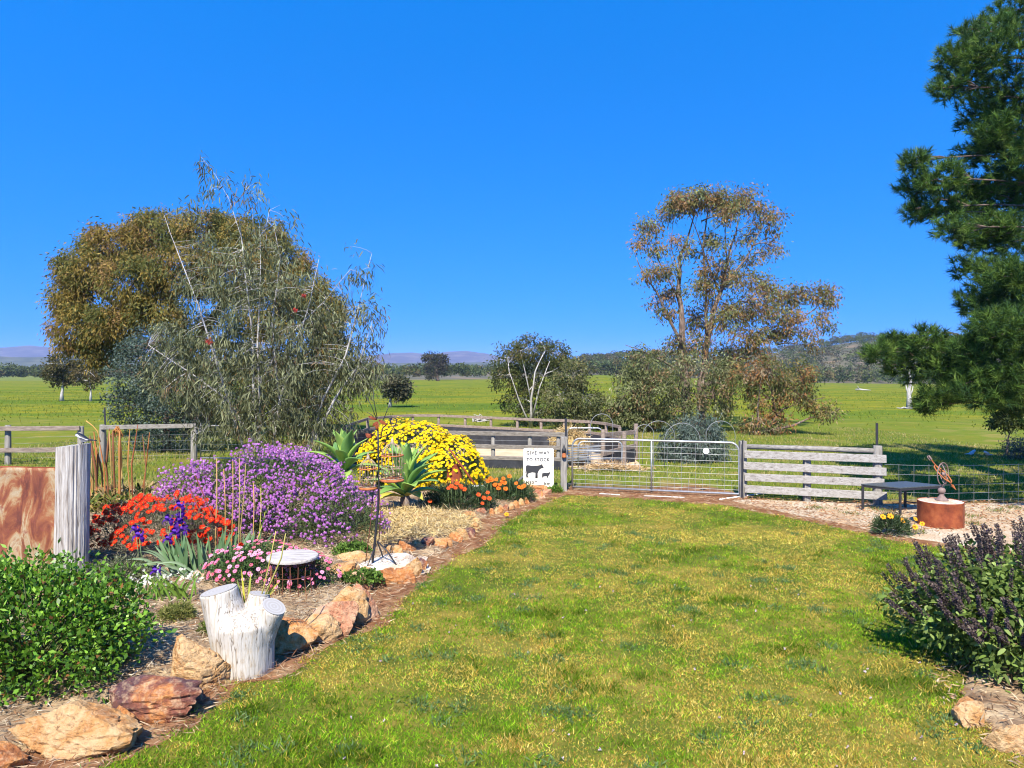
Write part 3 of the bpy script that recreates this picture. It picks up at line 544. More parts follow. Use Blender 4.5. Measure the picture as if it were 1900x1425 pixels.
# ---------------------------------------------------------------- the pine at the right
PC = [(.055, .115, .026), (.09, .165, .03), (.035, .075, .024), (.15, .235, .045)]
DP = 15.2
base = Vector((11.3, 14.8, 0)); pine = thing('pine_tree', 'tall dark pine with dense needle branches rising over the gravel', 'tree', base)
tb = MB(); trunk = [base - Vector((0, 0, .1)), base + Vector((.1, 0, 3)), base + Vector((0, .1, 6)), base + Vector((.1, 0, 9)), base + Vector((0, 0, 12.5))]
tb.tube(trunk, [.48, .36, .28, .19, .06], 12, jit=.06).build('trunk', M['bark_dark'], pine, True)
pc = [(1800, 130, 62, 40), (1760, 165, 32, 14), (1770, 110, 34, 16), (1855, 85, 70, 44), (1890, 180, 75, 46), (1830, 205, 58, 34), (1790, 60, 20, 6), (1885, 20, 55, 30), (1830, 60, 40, 18), (1805, 280, 34, 9), (1850, 290, 50, 22), (1900, 300, 60, 34),
      (1698, 300, 28, 13), (1700, 345, 36, 18), (1745, 330, 40, 20), (1740, 385, 40, 18), (1790, 360, 50, 28), (1850, 370, 65, 40), (1700, 395, 26, 10), (1770, 425, 34, 13), (1820, 440, 45, 24), (1890, 440, 60, 40), (1800, 500, 36, 14), (1855, 515, 52, 30), (1905, 560, 60, 36), (1805, 560, 34, 13), (1870, 610, 60, 32),
      (1720, 635, 40, 20), (1665, 645, 32, 16), (1628, 660, 26, 12), (1690, 680, 46, 26), (1755, 680, 50, 32), (1820, 650, 50, 26), (1740, 735, 34, 17), (1715, 755, 18, 7), (1830, 720, 55, 36), (1890, 690, 60, 36), (1880, 745, 45, 26), (1790, 715, 40, 20), (1650, 635, 18, 6), (1880, 245, 55, 30), (1840, 250, 40, 18), (1885, 350, 55, 30), (1840, 430, 45, 22), (1890, 520, 50, 30), (1845, 570, 45, 24), (1800, 400, 36, 14), (1890, 640, 55, 30), (1840, 610, 45, 24), (1780, 660, 40, 20)]
cl = []
for x, y, r, k in pc:
    dq = DP + random.uniform(-.8, .9) - 2.0 * max(0, min(1, (x - 1680) / 200)) * max(0, min(1, (y - 420) / 150)); cl.append((Vector(at(x, y, dq)), r / F * dq, k))
for k in range(60):                          # the side of the crown that lies beyond the frame
    z = random.uniform(2.0, 11.5); A = random.uniform(-3.1, 3.1); R = ((13.2 - z) * .36 + .6) * random.uniform(.55, 1.1)
    q_ = Vector((11.3 + math.cos(A) * R, 14.7 + math.sin(A) * R, z)); r_ = random.uniform(.6, 1.0)
    if CX + F * (q_.x - r_) / q_.y > 1880 and q_.y > 11.6: cl.append((q_, r_, 34))
bb = MB(); TP, TD, TC = [], [], []
for c, r, k in cl:
    s = base + Vector((0, 0, max(1.6, min(11.5, c.z - .5 + .1 * (11.3 - c.x))))); cv = curve3(s, c, .06, 6)
    bb.tube(cv, [.03, .026, .022, .018, .014, .008], 5)
    k = int(k * 5.6); q = np.array(c) + rdir(k) * (rng.random((k, 1)) ** .4) * np.array([r, r, r * .72])
    for w in q[:8]: bb.tube(curve3(cv[4], w, .1, 4), [.014, .012, .009, .005], 4, cap=False)
    up = unit(unit(q - np.array(c) + 1e-6) * .7 + np.array([0, 0, .55]) + rdir(k) * .4)
    TP.append(q); TD.append(up); TC.append(palette(k, PC, [3, 3, 2.5, 1.2], .15))
TP, TD, TC = map(np.concatenate, (TP, TD, TC)); K = 32
P = np.repeat(TP, K, 0); ax = np.repeat(TD, K, 0); n = len(P)
P = P + ax * (rng.random((n, 1)) * .14 - .05)
D = unit(ax * .75 + rdir(n) * .75)
bb.build('branches', M['bark_dark'], pine, True)
leaves('crown', P, D, .15 * rng.uniform(.6, 1.2, n), .0125, np.repeat(TC, K, 0) * (1 + rng.normal(0, .2, (n, 1))).clip(.5, 1.6), M['needle'], pine, 'tri')

# ---------------------------------------------------------------- lawn, beds, gravel
def sheet(name, poly, zedge, ztop, w, mat, res=.08, amp=.02, kind='structure', jag=.06, extra=None):
    P = np.array([(p[0], p[1]) for p in poly]); x0, y0 = P.min(0) - .3; x1, y1 = P.max(0) + .3
    nx = int((x1 - x0) / res) + 2; ny = int((y1 - y0) / res) + 2
    gx, gy = np.meshgrid(np.linspace(x0, x1, nx), np.linspace(y0, y1, ny)); q = np.stack([gx.ravel(), gy.ravel()], 1)
    s = sdist(poly, q) + (fbm(q[:, 0] * 3, q[:, 1] * 3, 21, 3) - .5) * jag * 2
    z = zedge + (ztop - zedge) * sstep(-.02, w, s) + (fbm(q[:, 0] * 1.5, q[:, 1] * 1.5, 8) - .5) * amp * sstep(0, w, s)
    if extra: z = z + extra(q[:, 0], q[:, 1]) * sstep(0, w, s)
    fa = grid_faces(ny, nx); fa = fa[(s[fa] > -.12).any(1)]
    used, inv = np.unique(fa, return_inverse=True)
    o = mesh_np(name, np.stack([q[:, 0], q[:, 1], z], 1)[used], [inv.reshape(-1, 4)], None, mat, smooth=True)
    return tag(o, kind=kind)
def G(l): return [gp(x, y) for x, y in l]
LAWN = G([(60, 1470), (200, 1412), (335, 1352), (400, 1290), (425, 1265), (520, 1256), (600, 1195), (700, 1158), (742, 1108), (800, 1062), (838, 1034), (890, 1012), (930, 968), (1000, 936), (1045, 917), (1130, 921), (1250, 930), (1345, 937), (1400, 947), (1480, 962), (1560, 978), (1640, 998), (1740, 1014), (1900, 1032), (2250, 1060)]) + [Vector((12, 6, 0)), Vector((12, -9, 0)), Vector((-5, -9, 0)), Vector((-5.5, 2, 0))]
def lawn_mat():
    m, nt, p, out = nodes('lawn_ground'); v = wcoords(nt)
    c = ramp(nt, [(.30, (.05, .075, .010)), (.48, (.10, .115, .015)), (.60, (.20, .16, .03)), (.75, (.30, .20, .06))], noise_tex(nt, .9, 6, .7, v))
    c = mixc(nt, .6, c, ramp(nt, [(.3, (.45, .45, .4)), (.7, (1.3, 1.3, 1.2))], noise_tex(nt, 30, 5, .7, v)), 'MULTIPLY')
    nt.links.new(c, p.inputs['Base Color']); p.inputs['Roughness'].default_value = .95; p.inputs['Specular IOR Level'].default_value = .1
    bump(nt, p, noise_tex(nt, 25, 5, .7, v), .6, .03); return m
sheet('lawn', LAWN, -.012, .006, .12, lawn_mat(), .1, .008)
BED = G([(-60, 1440), (60, 1400), (210, 1345), (330, 1285), (400, 1240), (520, 1212), (640, 1165), (685, 1130), (690, 1080), (780, 1068), (775, 1040), (830, 1026), (890, 990), (885, 968), (920, 958), (1000, 926), (1035, 910), (1035, 903), (900, 900)]) + [Vector((-3, 16.6, 0)), Vector((-8, 16.0, 0)), Vector((-11, 15, 0)), Vector((-9, 6, 0)), Vector((-6, 4.2, 0))]
M['soil'] = noisy('mulched_soil', [(.3, (.10, .06, .035)), (.45, (.20, .13, .075)), (.6, (.36, .26, .15)), (.75, (.48, .38, .25))], 4, (1, 1, 1), .95, .9, .04, world=True, detail=8)
sheet('garden_bed', BED, -.02, .09, .35, M['soil'], .08, .05)
def zbed(P): return -.02 + .11 * sstep(-.02, .35, sdist(BED, P)) + (fbm(P[:, 0] * 1.5, P[:, 1] * 1.5, 8) - .5) * .05
def gravel_mat(name, cs):
    m, nt, p, out = nodes(name); v = wcoords(nt)
    vo = nt.nodes.new('ShaderNodeTexVoronoi'); vo.inputs['Scale'].default_value = 38; nt.links.new(v, vo.inputs['Vector'])
    c = ramp(nt, cs, vo.outputs['Color']); c = mixc(nt, ramp(nt, [(.42, (0, 0, 0)), (.58, (.75, .75, .75))], noise_tex(nt, 1.3, 7, .7, v)), c, (.38, .25, .135))
    nt.links.new(c, p.inputs['Base Color']); p.inputs['Roughness'].default_value = .9
    bump(nt, p, vo.outputs['Distance'], .8, .02); return m
GRAV = G([(1345, 927), (1400, 941), (1480, 957), (1560, 973), (1640, 992), (1740, 1008), (1900, 1026), (2250, 1052)]) + [Vector((14, 13.3, 0)), Vector((14, 15.0, 0)), gp(1660, 934), gp(1390, 926)]
M['gravel'] = gravel_mat('pale_gravel', [(.1, (.26, .19, .12)), (.4, (.42, .34, .23)), (.7, (.52, .45, .34))])
sheet('gravel_path', GRAV, -.015, .012, .15, M['gravel'], .1, .02)
PAD = G([(655, 1085), (700, 1075), (775, 1062), (772, 1040), (740, 1030), (690, 1045), (650, 1060)])
M['white_gravel'] = gravel_mat('white_gravel', [(.1, (.50, .46, .40)), (.5, (.66, .62, .55)), (.8, (.72, .69, .64))])
sheet('white_gravel_pad', PAD, .02, .10, .12, M['white_gravel'], .05, .02)
SAND = [Vector((-5.5, 20.1, 0)), Vector((3.6, 19.4, 0)), Vector((3.9, 22, 0)), Vector((2.6, 24.4, 0)), Vector((0, 26.4, 0)), Vector((-3, 26.2, 0)), Vector((-5, 23.5, 0))]
M['sand'] = noisy('sand', [(.3, (.40, .27, .15)), (.7, (.58, .44, .28))], 2, (1, 1, 1), .95, .4, .02, world=True)
sheet('sand_yard', SAND, -.10, .014, .3, M['sand'], .2, .02)
RBED = [gp(1775, 1298), gp(1850, 1378), gp(1960, 1450), Vector((7, 4.5, 0)), Vector((7, 8.0, 0)), gp(1800, 1130)]
sheet('shrub_bed', RBED, -.005, .06, .2, M['soil'], .08, .03)

# grass blades
def scatter(n, x0, x1, y0, y1): return np.stack([rng.uniform(x0, x1, n), rng.uniform(y0, y1, n)], 1)
q = scatter(1700000, -5.4, 10.0, 3.6, 16.6)
q = q[rng.random(len(q)) < np.minimum(1, (5.2 / q[:, 1]) ** 1.45)]
q = q[np.abs(q[:, 0] - 0) < q[:, 1] * .76 + 1.2]
s = sdist(LAWN, q); thin = sstep(-.06, .22, s + (fbm(q[:, 0] * 4, q[:, 1] * 4, 31) - .5) * .4)
q = q[rng.random(len(q)) < thin * (.45 + .55 * sstep(.3, .55, fbm(q[:, 0] * 1.7, q[:, 1] * 1.7, 41)))]
q = q[sdist(RBED, q) < .05]
dry = fbm(q[:, 0] * .75 + 3, q[:, 1] * .75, 51); dry2 = fbm(q[:, 0] * 4, q[:, 1] * 4, 61, 3)
strip = np.exp(-((q[:, 1] - 11.7 - .25 * np.sin(q[:, 0] * 1.3)) / .38) ** 2) * sstep(-.2, .8, q[:, 0]) * (1 - sstep(4.6, 5.6, q[:, 0])) * (.4 + vnoise(q[:, 0] * 2.2, q[:, 1] * 2.2, 77))
w = sstep(.47, .63, dry * .62 + dry2 * .38 + .04 * sstep(10, 15, q[:, 1]) + .36 * strip)
tex = .5 + 1.0 * fbm(q[:, 0] * 9, q[:, 1] * 9, 91, 3); tex = np.clip(.4 + (tex - .5) * 1.25, .35, 1.6)
gcol = palette(len(q), [(.13, .285, .010), (.21, .36, .014), (.085, .21, .010), (.29, .40, .025)], [3, 3, 2, 2], .32) * tex[:, None]
scol = palette(len(q), [(.50, .38, .075), (.42, .31, .05), (.60, .48, .15), (.46, .24, .05)], [3, 3, 2, 1.2], .3) * (.55 + .45 * tex)[:, None]
pick = rng.random(len(q)) < (.07 + .72 * w)
c = np.where(pick[:, None], scol, gcol * (1 + .35 * (w - .4))[:, None])
dk = sstep(.60, .72, fbm(q[:, 0] * 2.6, q[:, 1] * 2.6, 71, 3)); c = np.where((pick == 0)[:, None], c * (1 - .45 * dk)[:, None] * np.array([1, 1, 1.1]) + 0, c)
c = c * (1.12 + .45 * np.clip(strip, 0, 1) * pick)[:, None]
Dg = rdir(len(q)) * .75; Dg[:, 2] = np.abs(Dg[:, 2]) * .4 + .5
h = rng.uniform(.018, .042, len(q)) * (.6 + .5 * tex) * (1 + .7 * dk) * (1 - .3 * w); 
P = np.concatenate([q, np.full((len(q), 1), .003)], 1)
tag(leaves('lawn_grass', P, unit(Dg), h, rng.uniform(.004, .0075, len(q)) * (1 + q[:, 1] * .05), c, M['grass'], None, 'tri'), 'mown lawn grass, green with straw coloured patches', 'grass', None, 'stuff')
# tufts of weeds in the lawn
q = scatter(260, -3.0, 6, 4.6, 12); q = q[(sdist(LAWN, q) > .1) & (sdist(RBED, q) < -.1)][:120]
q = np.concatenate([q, np.array([gp(x, y)[:2] for x, y in ((1040, 1325), (1060, 1330), (1020, 1322), (1085, 1328))])])
P = np.repeat(q, 60, 0) + rng.normal(0, .06, (len(q) * 60, 2)); P = np.concatenate([P, np.full((len(P), 1), .008)], 1)
Dg = rdir(len(P)); Dg[:, 2] = np.abs(Dg[:, 2]) + .15
tag(leaves('lawn_weeds', P, unit(Dg), rng.uniform(.03, .07, len(P)), .011, palette(len(P), [(.12, .20, .07), (.17, .25, .10), (.10, .17, .05)]), M['grass'], None), 'low green weed clumps growing in the lawn', 'weed', None, 'stuff')
# paddock grass behind the gate
q = scatter(160000, -16, 16, 14.8, 34); q = q[rng.random(len(q)) < (17 / q[:, 1]) ** 1.2]; q = q[(sdist(SAND, q) < -.1) & (sdist(GRAV, q) < 0)]
q = q[(q[:, 1] > 16.3) | (q[:, 0] > 4.7)]
q = q[~((q[:, 0] > 1.7) & (q[:, 0] < 4.6) & (q[:, 1] < 17.3) & (rng.random(len(q)) < .85))]
dens = fbm(q[:, 0] * .5, q[:, 1] * .5, 81); q = q[rng.random(len(q)) < .35 + dens * .8]
w = sstep(.40, .62, fbm(q[:, 0] * .35, q[:, 1] * .6, 82))
c = np.where((rng.random(len(q)) < .2 + .45 * w)[:, None], palette(len(q), [(.40, .33, .13), (.34, .30, .09), (.45, .38, .20)]), palette(len(q), [(.12, .19, .04), (.17, .24, .05), (.22, .27, .05), (.11, .18, .07)]))
Dg = rdir(len(q)) * .5; Dg[:, 2] = np.abs(Dg[:, 2]) * .4 + .7
P = np.stack([q[:, 0], q[:, 1], zt(q[:, 0], q[:, 1])], 1)
tag(leaves('paddock_grass', P, unit(Dg), rng.uniform(.04, .13, len(q)), .016, c, M['grass'], None, 'tri'), 'rough grass with dry stalks growing behind the gate and fences', 'grass', None, 'stuff')
# coarser tussocks further out across the paddock
q = scatter(60000, -90, 90, 34, 130); q = q[(np.abs(q[:, 0]) < q[:, 1] * .8 + 4) & (rng.random(len(q)) < .25 + sstep(.40, .62, fbm(q[:, 0] * .12, q[:, 1] * .25, 86)))]
Dg = rdir(len(q)) * .6; Dg[:, 2] = np.abs(Dg[:, 2]) * .4 + .6; P = np.stack([q[:, 0], q[:, 1], zt(q[:, 0], q[:, 1])], 1)
tag(leaves('paddock_tussocks', P, unit(Dg), rng.uniform(.08, .2, len(q)), .05, palette(len(q), [(.12, .18, .02), (.19, .23, .025), (.30, .28, .04), (.10, .145, .03)]), M['grass'], None, 'tri'), 'coarse tussocks dotting the open paddock beyond the fences', 'grass', None, 'stuff')
# small yellow capeweed flowers behind the gate
q = scatter(420, -9, 9, 17.5, 30); q = q[sdist(SAND, q) < -.1]; P = np.stack([q[:, 0], q[:, 1], zt(q[:, 0], q[:, 1]) + .10], 1); n = len(P)
tag(leaves('yellow_wildflowers', P, unit(rdir(n) * .4 + np.array([0, -.6, .3])), .045, .05, palette(n, [(.75, .55, .02), (.7, .6, .15)]), M['petal'], None), 'tiny yellow wildflowers scattered in the grass behind the gate', 'wildflower', None, 'stuff')
# clover heads on the lawn
q = scatter(260, -2.6, 5.5, 4.8, 9); q = q[(sdist(LAWN, q) > .2)][:70]; P = np.concatenate([q, np.full((len(q), 1), .03)], 1); P = np.repeat(P, 6, 0); n = len(P)
tag(leaves('clover_flowers', P, unit(rdir(n) + np.array([0, 0, .5])), .016, .012, palette(n, [(.62, .42, .52), (.70, .58, .64)]), M['petal'], None), 'tiny pale pink clover heads dotted over the lawn', 'clover', None, 'stuff')

# straw and mulch
def straw(name, label, q, z, cols, L, W=.006, tilt=.25, cat='straw'):
    n = len(q); d = rdir(n); d[:, 2] *= tilt; d[:, 2] += tilt * .3
    P = np.concatenate([q, (z + rng.uniform(0, .03, n))[:, None]], 1)
    return tag(leaves(name, P, unit(d), L * rng.uniform(.5, 1.5, n), W * rng.uniform(.7, 1.4, n), palette(n, cols, None, .18), M['straw'], None), label, cat, None, 'stuff')
q = scatter(90000, -6, .8, 4.8, 15.5); s = sdist(BED, q); q = q[(s > -.02) & (rng.random(len(q)) < np.minimum(1, (7.5 / q[:, 1]) ** 1.3))]
straw('straw_mulch', 'loose straw mulch spread over the flower bed soil', q, zbed(q), [(.42, .33, .22), (.52, .43, .30), (.34, .24, .15), (.58, .50, .38), (.30, .16, .08)], .09, .007)
GOLD = G([(690, 1030), (745, 1018), (800, 1012), (850, 1002), (885, 985), (880, 968), (830, 966), (770, 960), (715, 960), (680, 990)])
q = scatter(30000, -3, 0, 9, 14); q = q[sdist(GOLD, q) > -.05]
straw('dry_straw', 'thick golden dry straw heaped inside the small stone ring', q, zbed(q) + rng.uniform(0, .09, len(q)), [(.62, .46, .20), (.70, .55, .28), (.52, .36, .14), (.66, .52, .30)], .13, .009, .5)
q = scatter(150000, -5.5, 6, 4.6, 16.6); s = sdist(LAWN, q); q = q[(s < .12) & (s > -.75) & (sdist(BED, q) < .1) & (rng.random(len(q)) < np.minimum(.9, (6 / q[:, 1]) ** 1.3))]
straw('dry_litter', 'dry twigs, bark and straw lying along the lawn edge', q, np.full(len(q), .01), [(.45, .30, .18), (.30, .15, .08), (.55, .42, .28), (.24, .11, .06)], .10, .006, .15, 'litter')
q = scatter(9000, 3, 7.5, 4.3, 8.5); q = q[sdist(RBED, q) > -.15]
straw('bed_mulch', 'bark and dry leaf mulch under the salvia bush', q, np.full(len(q), .03) + .03 * sstep(-.02, .2, sdist(RBED, q)), [(.30, .18, .10), (.44, .30, .18), (.20, .11, .06), (.55, .42, .27)], .07, .011, .3, 'mulch')
q = scatter(7000, 3, 10, 12, 15.5); q = q[sdist(GRAV, q) > 0]
straw('wood_chips', 'reddish chips and dry leaves strewn over the pale gravel', q, np.full(len(q), .015), [(.40, .20, .09), (.55, .38, .22), (.30, .13, .06)], .07, .012, .15, 'chips')
# ---------------------------------------------------------------- fences, yards and gate
def vpost(parent, p, w, h, mat, name='post', n=10, lean=(0, 0), sunk=.15, square=False):
    p = Vector(p); top = p + Vector((lean[0], lean[1], h)); mb = MB()
    if square: mb.bar(p - Vector((0, 0, sunk)), top, w, w, (0, 1, 0))
    else: mb.tube([p - Vector((0, 0, sunk)), p.lerp(top, .4), top], [w / 2 * 1.05, w / 2, w / 2 * .95], n, jit=.04)
    return mb.build(name, mat, parent, not square, bevel=.006)
# left rail fence
t = thing('rail_fence', 'grey timber post and rail fence behind the rusty sheet and silvered post', 'fence', gp(15, 862))
for x, y, h, w in ((15, 862, 1.06, .16), (150, 861, 1.02, .17), (190, 858, 1.04, .15), (360, 853, 1.02, .18), (-110, 864, 1.06, .16)):
    vpost(t, gp(x, y), w, h, M['wood_v'])
for x0, x1, ya, yb, z in ((-112, 152, 864, 861, .98), (-112, 118, 864, 861, .40), (190, 362, 858, 853, .97)):
    A, B = gp(x0, ya), gp(x1, yb); off = Vector((0, -.10, 0)); mat = M['wood_brown'] if x0 < 0 else M['wood_h']
    MB().bar(A + off + Vector((0, 0, z)), B + off + Vector((0, 0, z)), .05, .12).build('rail', mat, t, bevel=.008)
mb = MB(); A, B = gp(-112, 864), gp(362, 853)
for z in (.15, .3, .55, .72): mb.tube([A + Vector((0, -.02, z)), B + Vector((0, -.02, z))], .003, 4)
for k in range(24):
    P = gp(195, 858).lerp(gp(362, 853), k / 23); mb.tube([P + Vector((0, -.02, .05)), P + Vector((0, -.02, .72))], .002, 3)
mb.build('wire', M['wire'], t)
def picket(px, py, top, label, lean=0):
    p = gp(px, py); d = p.y; h = at(px, top, d).z
    t = MB(); T = p + Vector((lean, 0, h))
    t.bar(p - Vector((0, 0, .2)), T, .05, .008, (0, 1, 0)); t.bar(p - Vector((0, -.015, .2)), T + Vector((0, .015, 0)), .008, .035, (0, 1, 0))
    return tag(t.build('steel_picket', M['black_steel']), label, 'post')
picket(198, 852, 756, 'black steel picket standing behind the dry flower stalks', -.06)
picket(1050, 908, 776, 'black steel picket beside the timber gate post')
picket(1627, 926, 785, 'black steel picket at the far end of plank fence')
# pipe gate behind the weeping gum
t = thing('pipe_gate', 'galvanised pipe gate partly hidden behind the weeping gum', 'gate', gp(372, 856))
A, B = gp(372, 856), gp(592, 860); zt_ = Vector((0, 0, 1.0))
MB().tube([A + Vector((0, 0, .1)), A + zt_, B + zt_, B + Vector((0, 0, .1))], .022, 8).tube([A + Vector((0, 0, .1)), B + Vector((0, 0, .1))], .02, 8).build('frame', M['steel'], t, True)
mb = MB()
for z in (.3, .48, .66, .84): mb.tube([A + Vector((0, 0, z)), B + Vector((0, 0, z))], .005, 4)
mb.build('wire', M['wire'], t)
# round yard at the back
t = thing('round_yard', 'curved timber round yard rails with black shade cloth and sand inside', 'fence', Vector((-.6, 24, zt1(-.6, 24))))
top = [(640, 792), (652, 786), (682, 776), (727, 771.5), (766, 769.5), (814, 770), (863, 772), (911, 774), (960, 776), (1004, 778), (1047, 779), (1094, 781.5), (1125, 785), (1150, 791)]
pts = []
for x, y in top:
    d = F * (H - .95) / (y - HY); pts.append(Vector(((x - CX) / F * d, d, 0)))
for p in pts: vpost(t, p + Vector((0, 0, zt1(p.x, p.y))), .10, .93, M['wood_brown'])
for i in range(len(pts) - 1):
    for z, hh in ((.93, .085), (.60, .085)):
        MB().bar(pts[i] + Vector((0, -.06, z)), pts[i + 1] + Vector((0, -.06, z)), .04, hh).build('rail', M['wood_brown'], t, bevel=.008)
    a_, b_ = pts[i] + Vector((0, -.10, 0)), pts[i + 1] + Vector((0, -.10, 0))
    MB().bar(a_ + Vector((0, 0, .27)), b_ + Vector((0, 0, .27)), .006, .58).build('shade_cloth', M['cloth'], t)
# yard front
M['yard_rail'] = noisy('weathered_yard_rail', [(.28, (.07, .06, .05)), (.5, (.16, .14, .12)), (.75, (.26, .235, .205))], 9, (.35, 4, 4), .9, .7, .01)
t = thing('yard_fence', 'straight timber yard fence with black cloth skirt behind the sign', 'fence', gp(915, 866))
A, B = Vector((-4.4, 20.4, 0)), Vector((1.42, 19.3, 0))
for px in (700, 771, 843, 915, 983, 1036):
    k = (px - CX) / F; tt = None
    dx = B - A; s_ = (A.x - k * A.y) / (k * dx.y - dx.x); P = A + dx * s_; vpost(t, P, .11, .95, M['wood_v'])
for z, hh in ((.90, .11), (.56, .11), (.27, .10)):
    MB().bar(A + Vector((0, -.075, z)), B + Vector((0, -.075, z)), .045, hh).build('rail', M['yard_rail'], t, bevel=.008)
MB().bar(A + Vector((0, -.085, .115)), B + Vector((0, -.085, .115)), .006, .21).build('shade_cloth', M['cloth'], t)
MB().tube([A + Vector((0, -.02, .72)), B + Vector((0, -.02, .72))], .004, 4).build('wire', M['wire'], t)
for px, py, h, lb in ((1119, 866, .98, 'weathered timber yard post beside the hay, joining tubular panels'), (1158, 864, .92, 'weathered timber yard post beside end of the low tubular panel'), (1180, 853, 1.02, 'slim timber yard post standing nearest the wattle bush')):
    o = vpost(None, gp(px, py), .13, h, M['wood_brown'], 'yard_post'); tag(o, lb, 'post', 'timber posts at the yard corner')
o = MB().bar(gp(1180, 853, .0) + Vector((0, 0, .78)), gp(1119, 864) + Vector((0, 0, .82)), .05, .12).build('yard_rail', M['wood_brown'], None, bevel=.01); tag(o, 'dark timber rail joining the yard corner posts', 'rail')
o = MB().bar(gp(1179, 855) + Vector((0, 0, .42)), gp(1119, 868) + Vector((0, .0, .36)), .05, .13).build('yard_rail', M['wood_brown'], None, bevel=.01); tag(o, 'lower split rail sagging between the yard corner posts', 'rail')
o = MB().bar(gp(1122, 866) + Vector((0, -.08, .19)), gp(1177, 857) + Vector((0, -.08, .19)), .006, .36).build('shade_cloth', M['cloth']); tag(o, 'black shade cloth strung between the yard corner posts', 'cloth')
# tubular panels
def panel(label, x0, x1, yb, zt_, zb, bars, d1=None):
    A, B = gp(x0, yb), gp(x1, d1 or yb); t = thing('tubular_panel', label, 'panel', A)
    r = .12; n = 5; P = [A + Vector((0, 0, zb))]
    u = (B - A).normalized()
    for k in range(n + 1): q = math.pi / 2 * k / n; P.append(A + u * (r - r * math.cos(q)) + Vector((0, 0, zt_ - r + r * math.sin(q))))
    for k in range(n + 1): q = math.pi / 2 * (1 - k / n); P.append(B - u * (r - r * math.cos(q)) + Vector((0, 0, zt_ - r + r * math.sin(q))))
    P.append(B + Vector((0, 0, zb))); P.append(A + Vector((0, 0, zb)))
    MB().tube(P, .02, 8).build('frame', M['steel'], t, True)
    for k in range(bars):
        z = zb + (zt_ - zb) * (k + 1) / (bars + 1); MB().tube([A + Vector((0, 0, z)), B + Vector((0, 0, z))], .012, 6).build('rail', M['steel'], t, True)
    return t
panel('tall galvanised tubular panel in front of the hay bale', 1053, 1117, 864, 1.0, .08, 1)
panel('low galvanised tubular panel with rounded end behind gate', 1073, 1154, 872, .72, .06, 2)
t = thing('panel_stack', 'stack of galvanised rails leaning in the yard below the hay bale', 'panel', gp(1053, 866))
A, B = gp(1053, 868), gp(1116, 866)
for k in range(6):
    z = .18 + k * .065; MB().bar(A + Vector((0, .06, z)), B + Vector((0, .06, z + .03)), .012, .038).build('rail', M['steel'], t)
MB().bar(gp(1091, 868) + Vector((0, .03, 0)), gp(1091, 868) + Vector((0, .03, .58)), .02, .03, (0, 1, 0)).bar(A + Vector((0, .05, 0)), A + Vector((0, .05, .56)), .03, .03, (0, 1, 0)).build('upright', M['steel'], t)
# hay bale
bc = Vector((1.55, 20.55, .47)); n = 44; V = []; 
hb = MB(); rr = .53
prof = []
for i, yy in enumerate(np.linspace(-.45, .45, 9)):
    for k in range(n):
        A_ = 2 * math.pi * k / n; r = rr * (1 + random.uniform(-.04, .04)) * (.94 if abs(yy) > .44 else 1)
        V.append((bc.x + math.cos(A_) * r, bc.y + yy + random.uniform(-.02, .02), max(0.0, bc.z + math.sin(A_) * r * .92)))
hb.add(V, [(i * n + k, (i + 1) * n + k, (i + 1) * n + (k + 1) % n, i * n + (k + 1) % n) for i in range(8) for k in range(n)] + [tuple(range(n)), tuple(8 * n + k for k in range(n - 1, -1, -1))])
t = thing('hay_bale', 'round golden hay bale behind the yard fence near the gate', 'hay bale', (bc.x, bc.y, 0))
hb.build('bale', M['hay'], t, True)
P = np.array(bc) + unit(np.stack([rng.normal(size=2600), np.zeros(2600), rng.normal(size=2600)], 1)) * rng.uniform(.3, .55, (2600, 1)); P[:, 1] = bc.y + np.where(rng.random(2600) < .6, -.46, rng.uniform(-.45, .45, 2600)); P[:, 2] = np.maximum(P[:, 2], .02)
leaves('loose_hay', P, unit(rdir(2600) * np.array([1, .5, 1])), .16, .014, palette(2600, [(.60, .44, .20), (.42, .28, .11), (.68, .54, .30), (.26, .16, .07)]), M['straw'], t, stuff=True)
q = np.concatenate([rng.normal(0, .40, (3500, 1)) + 2.55, rng.normal(0, .2, (3500, 1)) + 19.2], 1)[:2000]
straw('spilled_hay', 'loose spilled hay on the ground under the tubular panels', q, np.full(len(q), .01) + .10 * np.exp(-((q[:, 0] - 2.45) / .5) ** 2), [(.60, .42, .22), (.45, .27, .13), (.68, .52, .32)], .16, .014, .4, 'hay')
# wire hoops
for i, (x0, x1, y, top) in enumerate(((1096, 1137, 866, 768), (1178, 1213, 868, 788), (1192, 1252, 862, 781), (1233, 1299, 868, 785), (1310, 1364, 864, 781))):
    A, B = gp(x0, y), gp(x1, y); d = A.y; zt_ = at(x0, top, d).z; r = (B.x - A.x) / 2; c = (A + B) / 2
    P = [A - Vector((0, 0, .05)), A + Vector((0, 0, zt_ - r))] + [c + Vector((-math.cos(q) * r, 0, zt_ - r + math.sin(q) * r)) for q in np.linspace(.15, math.pi - .15, 15)] + [B + Vector((0, 0, zt_ - r)), B - Vector((0, 0, .05))]
    tag(MB().tube(P, .007, 5).build('wire_hoop', M['wire'], None, True), 'thin arched wire hoop standing in the grass behind the gate', 'hoop', 'wire hoops behind the gate')
